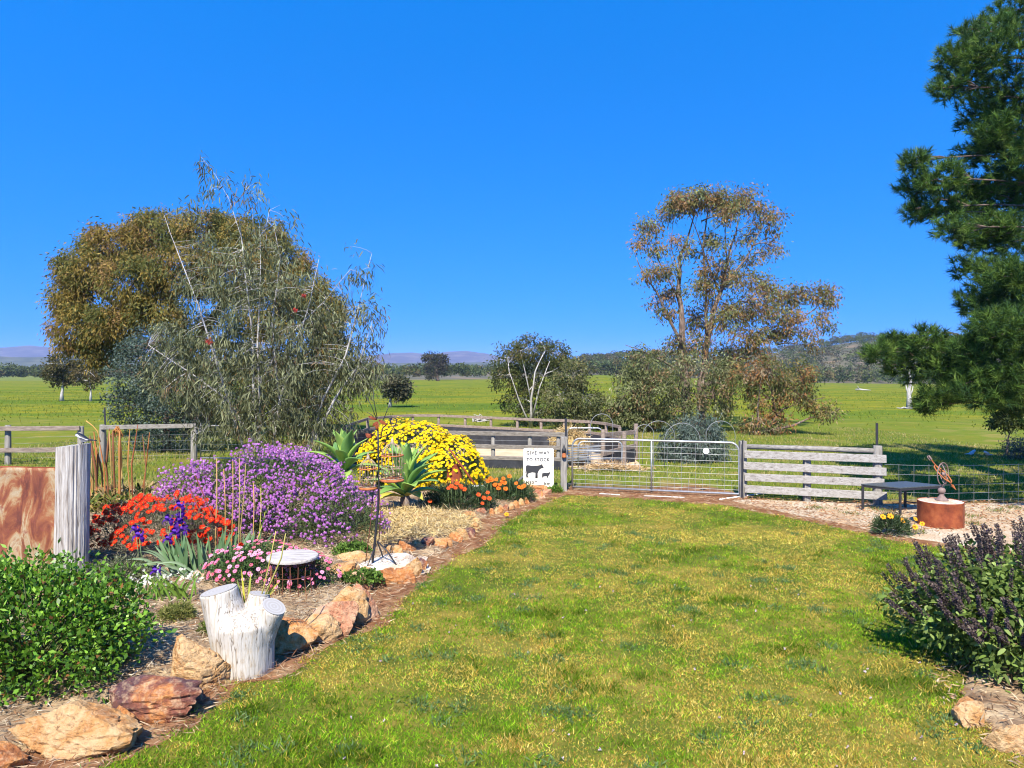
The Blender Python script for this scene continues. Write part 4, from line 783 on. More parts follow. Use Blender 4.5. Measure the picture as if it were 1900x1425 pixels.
# main gate
gA, gB = gp(1062, 909), gp(1371, 923); u = (gB - gA).normalized(); zb, ztp, r = .07, 1.10, .17
t = thing('farm_gate', 'long galvanised mesh farm gate closing the lawn', 'gate', gA)
P = [gA + Vector((0, 0, zb))]
for k in range(7): q = math.pi / 2 * k / 6; P.append(gA + u * (r - r * math.cos(q)) + Vector((0, 0, ztp - r + r * math.sin(q))))
for k in range(7): q = math.pi / 2 * (1 - k / 6); P.append(gB - u * (r - r * math.cos(q)) + Vector((0, 0, ztp - r + r * math.sin(q))))
P += [gB + Vector((0, 0, zb)), gA + Vector((0, 0, zb))]
MB().tube(P, .021, 10).build('frame', M['steel'], t, True)
m_ = gA.lerp(gB, .49); MB().tube([m_ + Vector((0, 0, zb)), m_ + Vector((0, 0, ztp))], .02, 8).build('upright', M['steel'], t, True)
for z in (.15, .23, .34, .46, .59, .72, .85, .97): MB().tube([gA + Vector((0, -.01, z)), gB + Vector((0, -.01, z))], .0036, 5).build('wire', M['wire'], t)
for k in range(1, 24):
    p = gA.lerp(gB, k / 24); z1 = .34 if k % 2 else 1.08; MB().tube([p + Vector((0, -.012, .08)), p + Vector((0, -.012, z1))], .003, 5).build('wire', M['wire'], t)
MB().tube([gA.lerp(gB, .81) + Vector((0, -.02, .92)), gA.lerp(gB, .81) + Vector((0, -.035, .92))], .062, 20).build('reflector_disc', M['white'], t)
for z in (.12, .95): MB().tube([gA + Vector((0, 0, z)), gA - u * .10 + Vector((0, 0, z))], .02, 8).build('hinge', M['black_steel'], t)
MB().tube([gB + Vector((0, 0, .85)), gB + u * .07 + Vector((0, -.03, .78)), gB + u * .08 + Vector((0, -.03, .6)), gB + u * .05 + Vector((0, -.02, .45))], .012, 5).build('chain', M['black_steel'], t)
t = thing('gate_post', 'square weathered timber gate post between sign and gate', 'post', gp(1046, 911))
vpost(t, gp(1046, 911) + Vector((0, .0, 0)), .13, 1.15, M['wood_v'], square=True)
g = gp(1046, 911) + Vector((.0, -.105, .0))
t = thing('bell_ornament', 'small black and copper bell hanging on the gate post', 'bell', g + Vector((0, 0, .72)))
MB().lathe(g + Vector((0, 0, .72)), [(.045, 0), (.048, .02), (.042, .06), (.03, .10), (.012, .125)], 14).build('copper_bell', M['rust_orange'], t, True)
MB().lathe(g + Vector((0, 0, .84)), [(.05, 0), (.045, .05), (.02, .11), (.006, .16)], 14).build('black_hood', M['black'], t, True)
MB().tube([g + Vector((0, 0, .98)), g + Vector((0, .06, .99))], .006, 5).build('hook', M['black_steel'], t)
for (x0, x1, y0, y1, rr, lb) in ((1112, 1150, 917, 919, .009, 'short white pipe half buried before the gate'), (1195, 1270, 921, 924, .010, 'longer white pipe lying in dirt under the gate'), (1335, 1440, 928, 914, .014, 'white plastic pipe lying at foot of the plank fence')):
    A, B = gp(x0, y0), gp(x1, y1); tag(MB().tube([A + Vector((0, 0, rr)), A.lerp(B, .5) + Vector((0, .02, rr)), B + Vector((0, 0, rr))], rr, 8).build('pipe', M['white'], None, True), lb, 'pipe')
# plank fence
pA, pB = Vector(((1378 - CX) / F * 15.2, 15.2, 0)), Vector(((1639 - CX) / F * 14.35, 14.35, 0)); u = (pB - pA).normalized()
t = thing('plank_fence', 'pale plank fence panel with log top rail and square posts', 'fence', pA)
for i, z in enumerate((.195, .43, .66, .885)):
    e0 = random.uniform(-.04, .03); MB().bar(pA + u * e0 + Vector((0, -.11, z)), pB + u * random.uniform(-.04, .02) + Vector((0, -.11, z + random.uniform(-.012, .012))), .035, .15).build('plank', M['plank'], t, bevel=.006)
MB().tube([pA + u * .08 + Vector((0, 0, 1.03)), pA.lerp(pB, .5) + Vector((0, 0, 1.035)), pB - u * .1 + Vector((0, 0, 1.03))], .05, 12).build('top_rail', M['wood_h'], t, True)
vpost(t, pA, .13, 1.14, M['wood_v'], square=True)
vpost(t, pA.lerp(pB, .47), .12, .93, M['wood_v'], square=True); vpost(t, pB - u * .1, .17, 1.13, M['wood_v'])
tag(MB().tube([pA + Vector((-.05, -.16, z)) for z in (0.0, .3, .6, .9, 1.17)], .016, 6, jit=.2).build('steel_rod', M['black_steel']), 'dark knotted steel rod standing against the plank fence end post', 'post')
mb = MB(); fa = pB + Vector((0, -.02, 0)); fb = Vector((13.5, 14.6, 0))
t = thing('wire_fence', 'sagging wire netting fence running from plank fence toward the pine', 'fence', fb)
for z in (.12, .26, .42, .6, .78): mb.tube([fa + Vector((0, 0, z)), fa.lerp(fb, .18) + Vector((0, 0, z - .04)), fa.lerp(fb, .5) + Vector((0, 0, z)), fb + Vector((0, 0, z))], .0035, 4)
for k in range(1, 22): p = fa.lerp(fb, k / 22); mb.tube([p + Vector((0, 0, .02)), p + Vector((0, 0, .78))], .003, 3)
mb.build('netting', M['wire'], t); vpost(t, fb, .12, 1.0, M['wood_v'])

# ---------------------------------------------------------------- road sign
sc = gp(999, 907); sc.y -= .02; W_, H_ = .655, .835; z0 = .045
t = thing('road_sign', 'white warning sign with black cow, calf and lettering on stones', 'sign', (sc.x, sc.y, 0))
m, nt, p, out = nodes('sign_face'); v = coords(nt); n1 = noise_tex(nt, 3.2, 6, .65, v)
c = ramp(nt, [(.32, (.48, .32, .14)), (.40, (.64, .56, .40)), (.50, (.68, .66, .61)), (.7, (.62, .60, .55))], n1)
nt.links.new(c, p.inputs['Base Color']); p.inputs['Roughness'].default_value = .45; M['sign'] = m
bm = bmesh.new(); rr = .04; pts = []
for cx, cz, a0 in ((W_ / 2 - rr, H_ - rr, 0), (-W_ / 2 + rr, H_ - rr, 90), (-W_ / 2 + rr, rr, 180), (W_ / 2 - rr, rr, 270)):
    for k in range(6): q = math.radians(a0 + 18 * k); pts.append((cx + rr * math.cos(q), 0, cz + rr * math.sin(q)))
def sheet_extr(pts, th, y):
    n = len(pts); V = [(x, y, z) for x, _, z in pts] + [(x, y + th, z) for x, _, z in pts]
    return V, [tuple(range(n)), tuple(range(2 * n - 1, n - 1, -1))] + [(i, n + i, n + (i + 1) % n, (i + 1) % n) for i in range(n)]
def flat(name, pts, y, th, mat):
    mb = MB(); V, f = sheet_extr(pts, th, y); mb.add([(a_ + sc.x, b_ + sc.y, c_ + z0) for a_, b_, c_ in V], f); return mb.build(name, mat, t)
flat('board', pts, 0, .004, M['sign'])
def s2(x, y): return ((x - 505) / 500 * W_, 0, (885 - y) / 623 * H_)
cow = [(300, 548), (312, 537), (330, 535), (420, 546), (500, 541), (545, 531), (558, 518), (568, 520), (574, 546), (594, 570), (578, 586), (548, 588), (522, 608), (504, 640), (492, 668), (482, 695), (494, 742), (480, 742), (468, 702), (464, 748), (452, 748), (456, 695), (454, 658), (400, 652), (368, 656), (345, 666), (326, 692), (344, 740), (328, 737), (314, 702), (320, 740), (306, 735), (300, 692), (312, 660), (306, 622), (300, 662), (290, 672), (294, 610)]
calf = [(566, 668), (600, 657), (650, 661), (676, 652), (688, 645), (706, 660), (692, 672), (686, 692), (666, 712), (656, 716), (662, 746), (652, 746), (644, 716), (610, 716), (580, 722), (582, 746), (571, 742), (563, 716), (568, 690)]
def poly_fill(name, pl, y):
    bm = bmesh.new(); vs_ = [bm.verts.new((s2(*q)[0] , y, s2(*q)[2])) for q in pl]; f = bm.faces.new(vs_); bmesh.ops.triangulate(bm, faces=[f])
    r_ = bmesh.ops.extrude_face_region(bm, geom=bm.faces[:]); bmesh.ops.translate(bm, vec=(0, -.0015, 0), verts=[g_ for g_ in r_['geom'] if isinstance(g_, bmesh.types.BMVert)])
    me = bpy.data.meshes.new(name); bm.to_mesh(me); bm.free(); me.materials.append(M['black']); o = link(name, me, t); o.location = (0, 0, z0); return o
poly_fill('cow_symbol', cow, -.001); poly_fill('calf_symbol', calf, -.001)
def lettering(txt, cx, cy, cap, width, dilate=.0022):
    cu = bpy.data.curves.new('txt', 'FONT'); cu.body = txt; cu.align_x = 'CENTER'; cu.align_y = 'CENTER'; cu.size = 1; cu.extrude = .008; cu.offset = .036; cu.space_character = 1.25
    o = bpy.data.objects.new('txt', cu); COL.objects.link(o); bpy.context.view_layer.update()
    me = bpy.data.meshes.new_from_object(o); bpy.data.objects.remove(o)
    co = np.array([v_.co[:] for v_ in me.vertices]); x0, x1 = co[:, 0].min(), co[:, 0].max(); y0, y1 = co[:, 1].min(), co[:, 1].max()
    sx, sy = width / (x1 - x0), cap / (y1 - y0); c0 = s2(cx, cy)
    for v_ in me.vertices: v_.co = ((v_.co.x - (x0 + x1) / 2) * sx + c0[0], -.0015 - v_.co.z * .1, (v_.co.y - (y0 + y1) / 2) * sy + c0[2])
    me.materials.append(M['black']); o2 = link('lettering', me, t); o2.location = (0, 0, z0); return o2
k_ = W_ / 500; kh = H_ / 623
lettering('GIVE WAY', 500, 338, 58 * kh, 380 * k_); lettering('TO STOCK', 500, 447, 58 * kh, 385 * k_); lettering('NEXT', 395, 815, 52 * kh, 180 * k_); lettering('km', 650, 830, 46 * kh, 100 * k_)
for x, y in ((425, 270), (495, 266)): MB().tube([Vector((sc.x + s2(x, y)[0], sc.y - .004, z0 + s2(x, y)[2] - .008)), Vector((sc.x + s2(x, y)[0], sc.y + .001, z0 + s2(x, y)[2] - .008))], .011, 8).build('bolt', M['rust_dark'], t)
for s_ in (-.2, .2): MB().tube([Vector((sc.x + s_, sc.y + .02, -.05)), Vector((sc.x + s_, sc.y + .012, .6))], .012, 6).build('stake', M['rust_dark'], t)

# ---------------------------------------------------------------- table, drum planter, sundial
t = thing('metal_table', 'low black metal table with dark top on the gravel', 'table', gp(1596, 948))
c4 = [gp(1597, 948), gp(1670, 957), gp(1748, 951), gp(1680, 942)]; zt_ = .475
MB().add([c + Vector((0, 0, zt_)) for c in c4] + [c + Vector((0, 0, zt_ + .022)) for c in c4], [(3, 2, 1, 0), (4, 5, 6, 7)] + [(i, (i + 1) % 4, 4 + (i + 1) % 4, 4 + i) for i in range(4)]).build('table_top', noisy('dark_table_top', [(.3, (.035, .042, .045)), (.7, (.07, .08, .085))], 20, (1, 1, 1), .45, .2, .002), t, bevel=.004)
cc = sum(c4, Vector()) / 4
for c in c4:
    q = c + (cc - c) * .05; MB().bar(q, q + Vector((0, 0, zt_)), .035, .035, (0, 1, 0)).build('leg', M['black_steel'], t)
for i in range(4):
    A, B = c4[i] + (cc - c4[i]) * .06, c4[(i + 1) % 4] + (cc - c4[(i + 1) % 4]) * .06
    MB().bar(A + Vector((0, 0, zt_ - .02)), B + Vector((0, 0, zt_ - .02)), .03, .035).build('apron', M['black_steel'], t)
    if i in (1, 2): MB().bar(A + Vector((0, 0, .12)), B + Vector((0, 0, .12)), .02, .02).build('stretcher', M['black_steel'], t)
dc = gp(1745, 975); dr = .345
t = thing('drum_planter', 'rusty steel drum planter topped with white gravel', 'planter', dc)
MB().lathe(dc, [(dr, -.02), (dr, .10), (dr + .002, .2), (dr, .39), (dr + .004, .40), (dr + .004, .412), (dr - .008, .412), (dr - .008, .36)], 48, cap=False).build('drum', M['rust'], t, True)
A = math.radians(-52); MB().bar(dc + Vector((math.cos(A) * (dr + .001), math.sin(A) * (dr + .001), 0)), dc + Vector((math.cos(A) * (dr + .001), math.sin(A) * (dr + .001), .39)), .014, .014, (0, 1, 0)).build('seam', M['rust_dark'], t)
MB().lathe(dc, [(dr - .006, .404), (.2, .414), (.001, .418)], 40, cap=False).build('gravel_fill', M['white_gravel'], t, True)
mc = noisy('brown_bronze', [(.3, (.13, .085, .075)), (.7, (.24, .17, .15))], 12, (1, 1, 1), .6, .3, .004)
sb = dc + Vector((.02, 0, .425)); t = thing('armillary_sundial', 'bronze armillary sundial with arrow and rings on the drum', 'sundial', sb)
MB().lathe(sb, [(.10, -.012), (.10, .01), (.075, .03), (.04, .07), (.03, .10), (.03, .115)], 24).build('base', mc, t, True)
MB().lathe(sb + Vector((0, 0, .155)), [(.06 * math.sin(q), -.06 * math.cos(q)) for q in np.linspace(.06, math.pi - .06, 13)], 20).build('ball', mc, t, True)
rc = sb + Vector((.02, 0, .43)); R = .185
MB().tube([sb + Vector((0, 0, .2)), sb + Vector((.005, 0, .255))], .012, 6).build('spindle', mc, t)
def ring(c, R, rot, r, name, mat):
    E = Euler(rot); P = [c + (E.to_matrix() @ Vector((math.cos(q) * R, math.sin(q) * R, 0))) for q in np.linspace(0, 2 * math.pi, 41)]
    MB().tube(P, r, 6, cap=False).build(name, mat, t, True)
ring(rc, R, (math.radians(90), 0, math.radians(35)), .009, 'ring', mc); ring(rc, R * .9, (math.radians(80), math.radians(10), math.radians(75)), .008, 'ring', mc); ring(rc, R * .95, (math.radians(28), math.radians(38), 0), .011, 'ring', M['rust_orange'])
ad = Vector((.62, -.05, -.78)).normalized(); MB().tube([rc - ad * .33, rc + ad * .30], .008, 6).build('arrow_shaft', M['rust_orange'], t)
MB().tube([rc + ad * .24, rc + ad * .34], [.025, .002], 6).build('arrow_head', M['rust_orange'], t); MB().bar(rc - ad * .38, rc - ad * .30, .006, .05, (0, 0, 1)).bar(rc - ad * .38, rc - ad * .30, .05, .006, (0, 0, 1)).build('arrow_fletching', mc, t)
MB().lathe(rc, [(.034 * math.sin(q), -.034 * math.cos(q)) for q in np.linspace(.06, math.pi - .06, 9)], 14).build('centre_ball', mc, t, True)

# ---------------------------------------------------------------- milk can, rake, boards
mcx = gp(843, 915); t = thing('milk_can', 'rusty old milk can standing before the yellow daisies', 'milk can', mcx)
MB().lathe(mcx, [(.185, -.02), (.182, .05), (.170, .25), (.155, .43), (.142, .50), (.136, .52), (.136, .60), (.142, .605), (.142, .62), (.125, .62), (.12, .54)], 28, cap=False).build('body', M['rust'], t, True)
for z in (.06, .5, .575): MB().lathe(mcx + Vector((0, 0, z)), [(.186 if z < .1 else .137, 0), (.192 if z < .1 else .143, .01), (.186 if z < .1 else .137, .02)], 28, cap=False).build('band', M['rust'], t, True)
rk = gp(883, 915); t = thing('hay_rake', 'old rake with rusty handle leaning across the milk can', 'rake', rk)
hd = at(883, 901, 15.2); hu = at(833, 832, 15.55)
MB().tube([hd, hu], [.022, .016], 8).build('handle', M['rust'], t, True)
hl, hr = at(861, 902, 15.15), at(906, 901, 15.15); MB().bar(hl, hr, .02, .03).build('head', M['white'], t)
for k in range(15):
    p = hl.lerp(hr, (k + .5) / 15); MB().tube([p, p + Vector((0, -.02, -.10)), p + Vector((0, .02, -.19))], [.008, .007, .004], 5).build('tine', M['rust_dark'], t, True)
A = gp(906, 909); tag(MB().bar(A - Vector((0, 0, .03)), A + Vector((-.10, .06, .46)), .10, .04, (0, 1, 0)).build('leaning_board', M['plank'], None, bevel=.005), 'pale weathered board leaning at the end of the yellow bush', 'board')
A, B = gp(942, 912), gp(972, 905); tag(MB().tube([A + Vector((0, 0, .02)), B + Vector((0, .1, .24))], [.03, .025], 8, jit=.1).build('timber_prop', M['wood_v'], None, True), 'grey timber prop leaning behind the sign', 'stick')

# birds in the paddock and on the post
def bird(root, o, yaw, s, cols, perch):
    """a perched bird: one lofted body from beak to tail"""
    sp_ = [(.088, .062, .001, .001), (.075, .064, .007, .006), (.066, .067, .017, .018), (.052, .069, .023, .024), (.036, .062, .024, .026), (.015, .045, .032, .034), (-.012, .030, .036, .036), (-.04, .020, .030, .029), (-.062, .016, .020, .017), (-.08, .016, .016, .009), (-.13, .012, .018, .006), (-.165, .008, .013, .003)]
    n = 12; mb = MB(); Rm = Matrix.Rotation(yaw, 3, 'Z'); V = []; Cc = []
    for x, z, ry, rz in sp_:
        for k in range(n):
            q = 2 * math.pi * k / n; V.append(o + Rm @ (Vector((x, math.cos(q) * ry, z + .032 + math.sin(q) * rz)) * s))
            top_ = math.sin(q) > .05; Cc.append(cols[2] if x > .07 else cols[0] if (top_ or x < -.07) else cols[1])
    mb.v = [tuple(v_) for v_ in V]; mb.c = Cc; m = len(sp_)
    mb.f = [(i * n + k, i * n + (k + 1) % n, (i + 1) * n + (k + 1) % n, (i + 1) * n + k) for i in range(m - 1) for k in range(n)] + [tuple(range(n - 1, -1, -1)), tuple((m - 1) * n + k for k in range(n))]
    mb.build('body', M['feather'], root, True)
    for sd_ in (-1, 1):
        w = MB(); pts_ = [(.02, .034, .078), (-.02, .038, .068), (-.075, .027, .045), (-.115, .012, .034), (-.07, .032, .034), (-.01, .040, .046)]
        w.add([o + Rm @ (Vector((x, y * sd_, z)) * s) for x, y, z in pts_] + [o + Rm @ (Vector((x, y * sd_ + .004 * sd_, z)) * s) for x, y, z in pts_], [(0, 1, 2, 3, 4, 5), (11, 10, 9, 8, 7, 6)] + [(i, 6 + i, 6 + (i + 1) % 6, (i + 1) % 6) for i in range(6)], cols[3])
        w.build('wing', M['feather'], root)
        f_ = o + Rm @ (Vector((.0, .012 * sd_, 0)) * s); b_ = o + Rm @ (Vector((-.012, .013 * sd_, .036)) * s)
        lg = MB().tube([b_, f_], .0028 * s, 5)
        for aa in (-.4, 0, .4): lg.tube([f_, f_ + Rm @ (Vector((math.cos(aa) * .022, math.sin(aa) * .022, 0)) * s)], .002 * s, 4)
        lg.build('leg', M['black'], root)
        MB().lathe(o + Rm @ (Vector((.064, .0165 * sd_, .105)) * s), [(.0035 * s * math.sin(q), .0035 * s * math.cos(q)) for q in np.linspace(.1, 3.04, 6)], 8).build('eye', M['black'], root, True)
M['feather'] = leafmat('feather', .02, .5, .35)
# ---------------------------------------------------------------- silvered post, rusty sheet, bird
pp = gp(133, 1082); n, m = 72, 34; V = []
for j in range(m):
    z = -.15 + (1.83 + .0) * j / (m - 1)
    for k in range(n):
        A = 2 * math.pi * k / n; cr = float(fbm([math.cos(A) * 5 + 7], [math.sin(A) * 5 + z * .5], 13)[0]) - .5; fi = float(fbm([math.cos(A) * 16], [math.sin(A) * 16 + z * .9], 14)[0]) - .5
        crack = -.016 if (abs((A * 57.3) % 360 - 255) < 2.6 or abs((A * 57.3) % 360 - 305) < 2.6 or abs((A * 57.3) % 360 - 228) < 2.4) else 0
        r = .187 * (1 + .10 * cr) + .018 * fi + crack; zz = z + (.02 * math.cos(A) + .012 * fi if j == m - 1 else 0)
        V.append((pp.x + math.cos(A) * r + .02 * (z / 1.7), pp.y + math.sin(A) * r, zz))
pm = MB().add(V, [(i * n + k, i * n + (k + 1) % n, (i + 1) * n + (k + 1) % n, (i + 1) * n + k) for i in range(m - 1) for k in range(n)] + [tuple((m - 1) * n + k for k in range(n))])
o = pm.build('timber_post', M['post_pale'], None); tag(o, 'thick silvered timber post with deep cracks beside the rusty sheet', 'post')
sx0, sx1 = pp.x - .19, pp.x - 2.0; nx, nz = 46, 36; V = []
for j in range(nz):
    for i in range(nx):
        x = sx0 + (sx1 - sx0) * i / (nx - 1); z = -.05 + 1.45 * j / (nz - 1)
        V.append((x, pp.y + .05 + (float(fbm([x * 1.6], [z * 1.6], 15)[0]) - .5) * .08, z + (.004 * math.sin(x * 9) if j == nz - 1 else 0)))
def rust_sheet():
    m_, nt, p, out = nodes('rusty_sheet'); v = coords(nt, (1.3, 1.0, .5)); n1 = noise_tex(nt, 3.2, 7, .62, v, .9)
    c = ramp(nt, [(.32, (.06, .013, .008)), (.40, (.12, .028, .012)), (.46, (.19, .06, .02)), (.50, (.25, .15, .07)), (.56, (.28, .225, .14)), (.61, (.20, .09, .035)), (.68, (.11, .028, .012))], n1)
    n2 = noise_tex(nt, 14, 6, .7, coords(nt)); c = mixc(nt, ramp(nt, [(.55, (0, 0, 0)), (.66, (.8, .8, .8))], n2), c, (.15, .035, .02))
    nt.links.new(c, p.inputs['Base Color']); p.inputs['Roughness'].default_value = .8; bump(nt, p, n2, .5, .012); return m_
t = thing('rusty_sheet', 'rusted steel sheet screen standing against the silvered post', 'screen', (pp.x - 1, pp.y + .05, 0))
o = MB().add(V, [(j * nx + i, j * nx + i + 1, (j + 1) * nx + i + 1, (j + 1) * nx + i) for j in range(nz - 1) for i in range(nx - 1)]).build('sheet', rust_sheet(), t, True); md = o.modifiers.new('s', 'SOLIDIFY'); md.thickness = .004
MB().tube([Vector((sx0 - .02, pp.y + .06, 1.39)), Vector(((sx0 + sx1) / 2, pp.y + .07, 1.41)), Vector((sx1, pp.y + .06, 1.39))], .014, 8).build('rolled_edge', M['rust'], t, True)
vp = Vector((sx1 - .05, pp.y + .1, 0)); vpost(t, vp, .14, 1.5, M['wood_v'])
bo = Vector((pp.x + .14, pp.y - .02, 1.695)); t = thing('bird', 'black and white bird perched on top of the silvered post', 'bird', bo)
bird(t, bo, math.radians(172), 1.15, [(.012, .014, .022), (.72, .74, .78), (.25, .27, .32), (.02, .022, .035)], None)
for px, py, yw in ((1804, 848, 10), (1831, 850, 200)):
    p = gp(px, py); p.z = .03; t = thing('bird', 'pale grey and white bird feeding in the paddock under the pine', 'bird', p, 'pale birds in the paddock')
    bird(t, p, math.radians(yw), 1.5, [(.42, .42, .45), (.62, .52, .52), (.5, .48, .45), (.36, .36, .40)], None)

# ---------------------------------------------------------------- rocks
def rock(bbox, mat, label, group=None, hk=.72, dk=.8, seed=None, blocky=.8, name='edging_rock', sub=3):
    x0, y0, x1, y1 = bbox; g = gp((x0 + x1) / 2, y1 - .06 * (y1 - y0)); w = (x1 - x0) / F * g.y; h = (y1 - y0) / F * g.y * hk; dp = w * dk
    r = np.random.default_rng(seed if seed is not None else int(x0 * 7 + y0)); w *= 1.22; h *= 1.12; sub = sub + (w > .2); bm = bmesh.new(); bmesh.ops.create_icosphere(bm, subdivisions=sub, radius=1)
    U = np.array([v_.co[:] for v_ in bm.verts]); k = 13; Nn = unit(r.normal(size=(k, 3))); off = r.uniform(.48, .86, k)
    cut = np.min(np.where(U @ Nn.T > .05, off / np.maximum(U @ Nn.T, .05), 9), 1); blocky = .5 + .5 * blocky; R_ = (1 - blocky) * .8 + blocky * np.minimum(cut, 1.1)
    s_ = r.uniform(0, 50); a_, b_, c_ = U.T
    R_ = R_ * (1 + .14 * (fbm(a_ * 1.6 + s_, b_ * 1.6 + c_ * 1.9 + s_, 3) - .5) + .17 * (fbm(a_ * 5 + s_, c_ * 7 + b_ * 5, 6) - .5))
    lay = np.abs((c_ * 3.3 + a_ * .9 + fbm(a_ * 2, b_ * 2, 5) * 1.3 + s_) % 1 - .5); R_ = R_ * (1 - .07 * (1 - sstep(.03, .14, lay)))
    Q = U * R_[:, None]; mn, mx = Q.min(0), Q.max(0); Q = (Q - (mn + mx) / 2) / (mx - mn) * np.array([w * 1.04, dp, h * 1.6])
    Q[:, 2] += h * .26
    for v_, q_ in zip(bm.verts, Q): v_.co = q_
    me = bpy.data.meshes.new(name); bm.to_mesh(me); bm.free(); me.materials.append(M[mat])
    o = link(name, me); o.location = (g.x, g.y + dp * .42, 0); o.rotation_euler = (0, 0, r.uniform(-.15, .15))
    return tag(o, label, 'rock', group)
rock((18, 1298, 214, 1418), 'rock_tan', 'huge layered tan boulder in front of the green rose bush', hk=.62, dk=.55, blocky=.7, sub=4)
rock((-60, 1362, 24, 1440), 'rock_orange', 'small brown rock beside the huge tan boulder', hk=.6)
rock((200, 1258, 348, 1348), 'rock_purple', 'orange boulder with dark purple face next to the huge tan one', hk=.66, dk=.6, sub=4)
rock((195, 1290, 240, 1366), 'rock_orange', 'narrow orange rock wedged between the two biggest boulders', hk=.5)
rock((322, 1255, 372, 1318), 'rock_purple', 'small dark red rock between purple faced boulder and knobbly boulder', hk=.5)
rock((312, 1184, 404, 1290), 'rock_tan', 'knobbly ochre boulder touching the white stump', hk=.78, dk=.8, blocky=.6, sub=4)
rock((372, 1186, 425, 1235), 'rock_orange', 'small orange rock wedged behind the stump', hk=.7)
rock((505, 1160, 574, 1218), 'rock_orange', 'square orange block shaded by the stump', hk=.8, dk=1.1, blocky=1.0)
rock((538, 1145, 617, 1200), 'rock_tan', 'flat topped tan rock between orange block and pink rock', hk=.72, dk=.95, blocky=1.0)
rock((582, 1120, 652, 1186), 'rock_pink', 'pinkish rock with grey crust beyond the flat topped rock', hk=.8)
rock((604, 1100, 674, 1166), 'rock_tan', 'rounded mossy tan boulder near the wire stool', hk=.9, blocky=.5)
rock((646, 1090, 694, 1158), 'rock_pink', 'upright pale pink slab leaning on the rounded boulder', hk=.85, dk=.6)
rock((648, 1064, 684, 1100), 'rock_pink', 'small pale pink rock at the corner of white gravel pad', hk=.8)
rock((664, 1054, 704, 1086), 'rock_tan', 'small tan rubble rock on the near side of white gravel pad', hk=.8)
rock((700, 1058, 742, 1088), 'rock_orange', 'orange rock with purple top edging the white gravel pad', hk=.8)
rock((732, 1056, 766, 1084), 'rock_orange', 'deep orange rock in the middle of the white pad edge', hk=.8)
rock((754, 1040, 780, 1072), 'rock_tan', 'ochre rock at the outer corner of white gravel pad', hk=.9)
rock((770, 1040, 790, 1062), 'rock_purple', 'dark maroon rock at the outer corner of white gravel pad', hk=.9)
rock((605, 1044, 656, 1080), 'rock_tan', 'broad flat tan rock between stool and plant stand', hk=.7, dk=1.1)
rock((622, 1020, 684, 1056), 'rock_tan', 'large flat tan rock just behind the plant stand foot', hk=.6, dk=1.2)
rock((640, 1005, 700, 1030), 'rock_orange', 'long orange rock behind the plant stand foot', hk=.6)
rock((712, 1014, 748, 1042), 'rock_tan', 'tan rock with white base behind the white gravel pad', hk=.8)
sm = [(738, 1006, 768, 1034), (762, 1004, 788, 1028), (776, 1000, 802, 1026), (798, 1002, 826, 1022), (815, 1000, 838, 1016), (832, 990, 856, 1008), (846, 984, 868, 1004), (858, 980, 882, 1000), (868, 970, 888, 988), (876, 962, 890, 976)]
for i, b_ in enumerate(sm): rock(b_, ('rock_orange', 'rock_tan', 'rock_purple', 'rock_orange', 'rock_tan')[i % 5], 'small ' + ('orange', 'pale tan', 'dark maroon', 'orange', 'pale tan')[i % 5] + ' stone in the ring around the golden straw', 'stones ringing the golden straw', hk=.85)
sm = [(680, 952, 712, 972), (706, 955, 738, 972), (760, 958, 796, 976), (790, 955, 820, 974), (812, 958, 838, 974), (853, 952, 880, 968), (884, 944, 900, 958)]
for i, b_ in enumerate(sm): rock(b_, ('rock_orange', 'rock_orange', 'rock_orange', 'rock_orange', 'rock_purple', 'rock_orange', 'rock_pink')[i], ('small orange rock at the foot of the agave and dark gazania', 'small dark maroon rock between agave and dark gazania', 'small pink rock at the end of dark gazania')[(0, 0, 0, 0, 1, 0, 2)[i]], 'rocks at foot of agave', hk=.85)
x = 908
i = 0
while x < 1000:
    y = np.interp(x, [905, 950, 1000], [958, 944, 924]); w = random.uniform(8, 13); rock((x, y - 12, x + w, y + 1), ('rock_orange', 'rock_tan', 'rock_orange', 'rock_purple', 'rock_tan')[i % 5], 'small ' + ('orange', 'tan', 'orange', 'maroon', 'tan')[i % 5] + ' stone in the neat edging row beside the orange gazania', 'stones edging the gazania bed', hk=.9, dk=1.2, sub=2); x += w * .9; i += 1
for b_ in ((976, 902, 1004, 916), (1000, 902, 1026, 914), (985, 910, 1010, 926), (1005, 908, 1022, 920)): rock(b_, 'rock_pink' if b_[0] % 2 else 'rock_orange', ('flat pink stone' if b_[0] % 2 else 'flat orange stone') + ' under the white warning sign', 'flat stones under the sign', hk=.8)
rock((1786, 1310, 1838, 1354), 'rock_tan', 'angular grey tan rock at the corner of the salvia bed', hk=.8, dk=.9)
rock((1846, 1342, 1925, 1402), 'rock_tan', 'long pale tan rock edging the salvia bed', hk=.7, dk=.7)
rock((1783, 1300, 1830, 1330), 'rock_orange', 'small ochre rock tucked under the salvia', hk=.8)

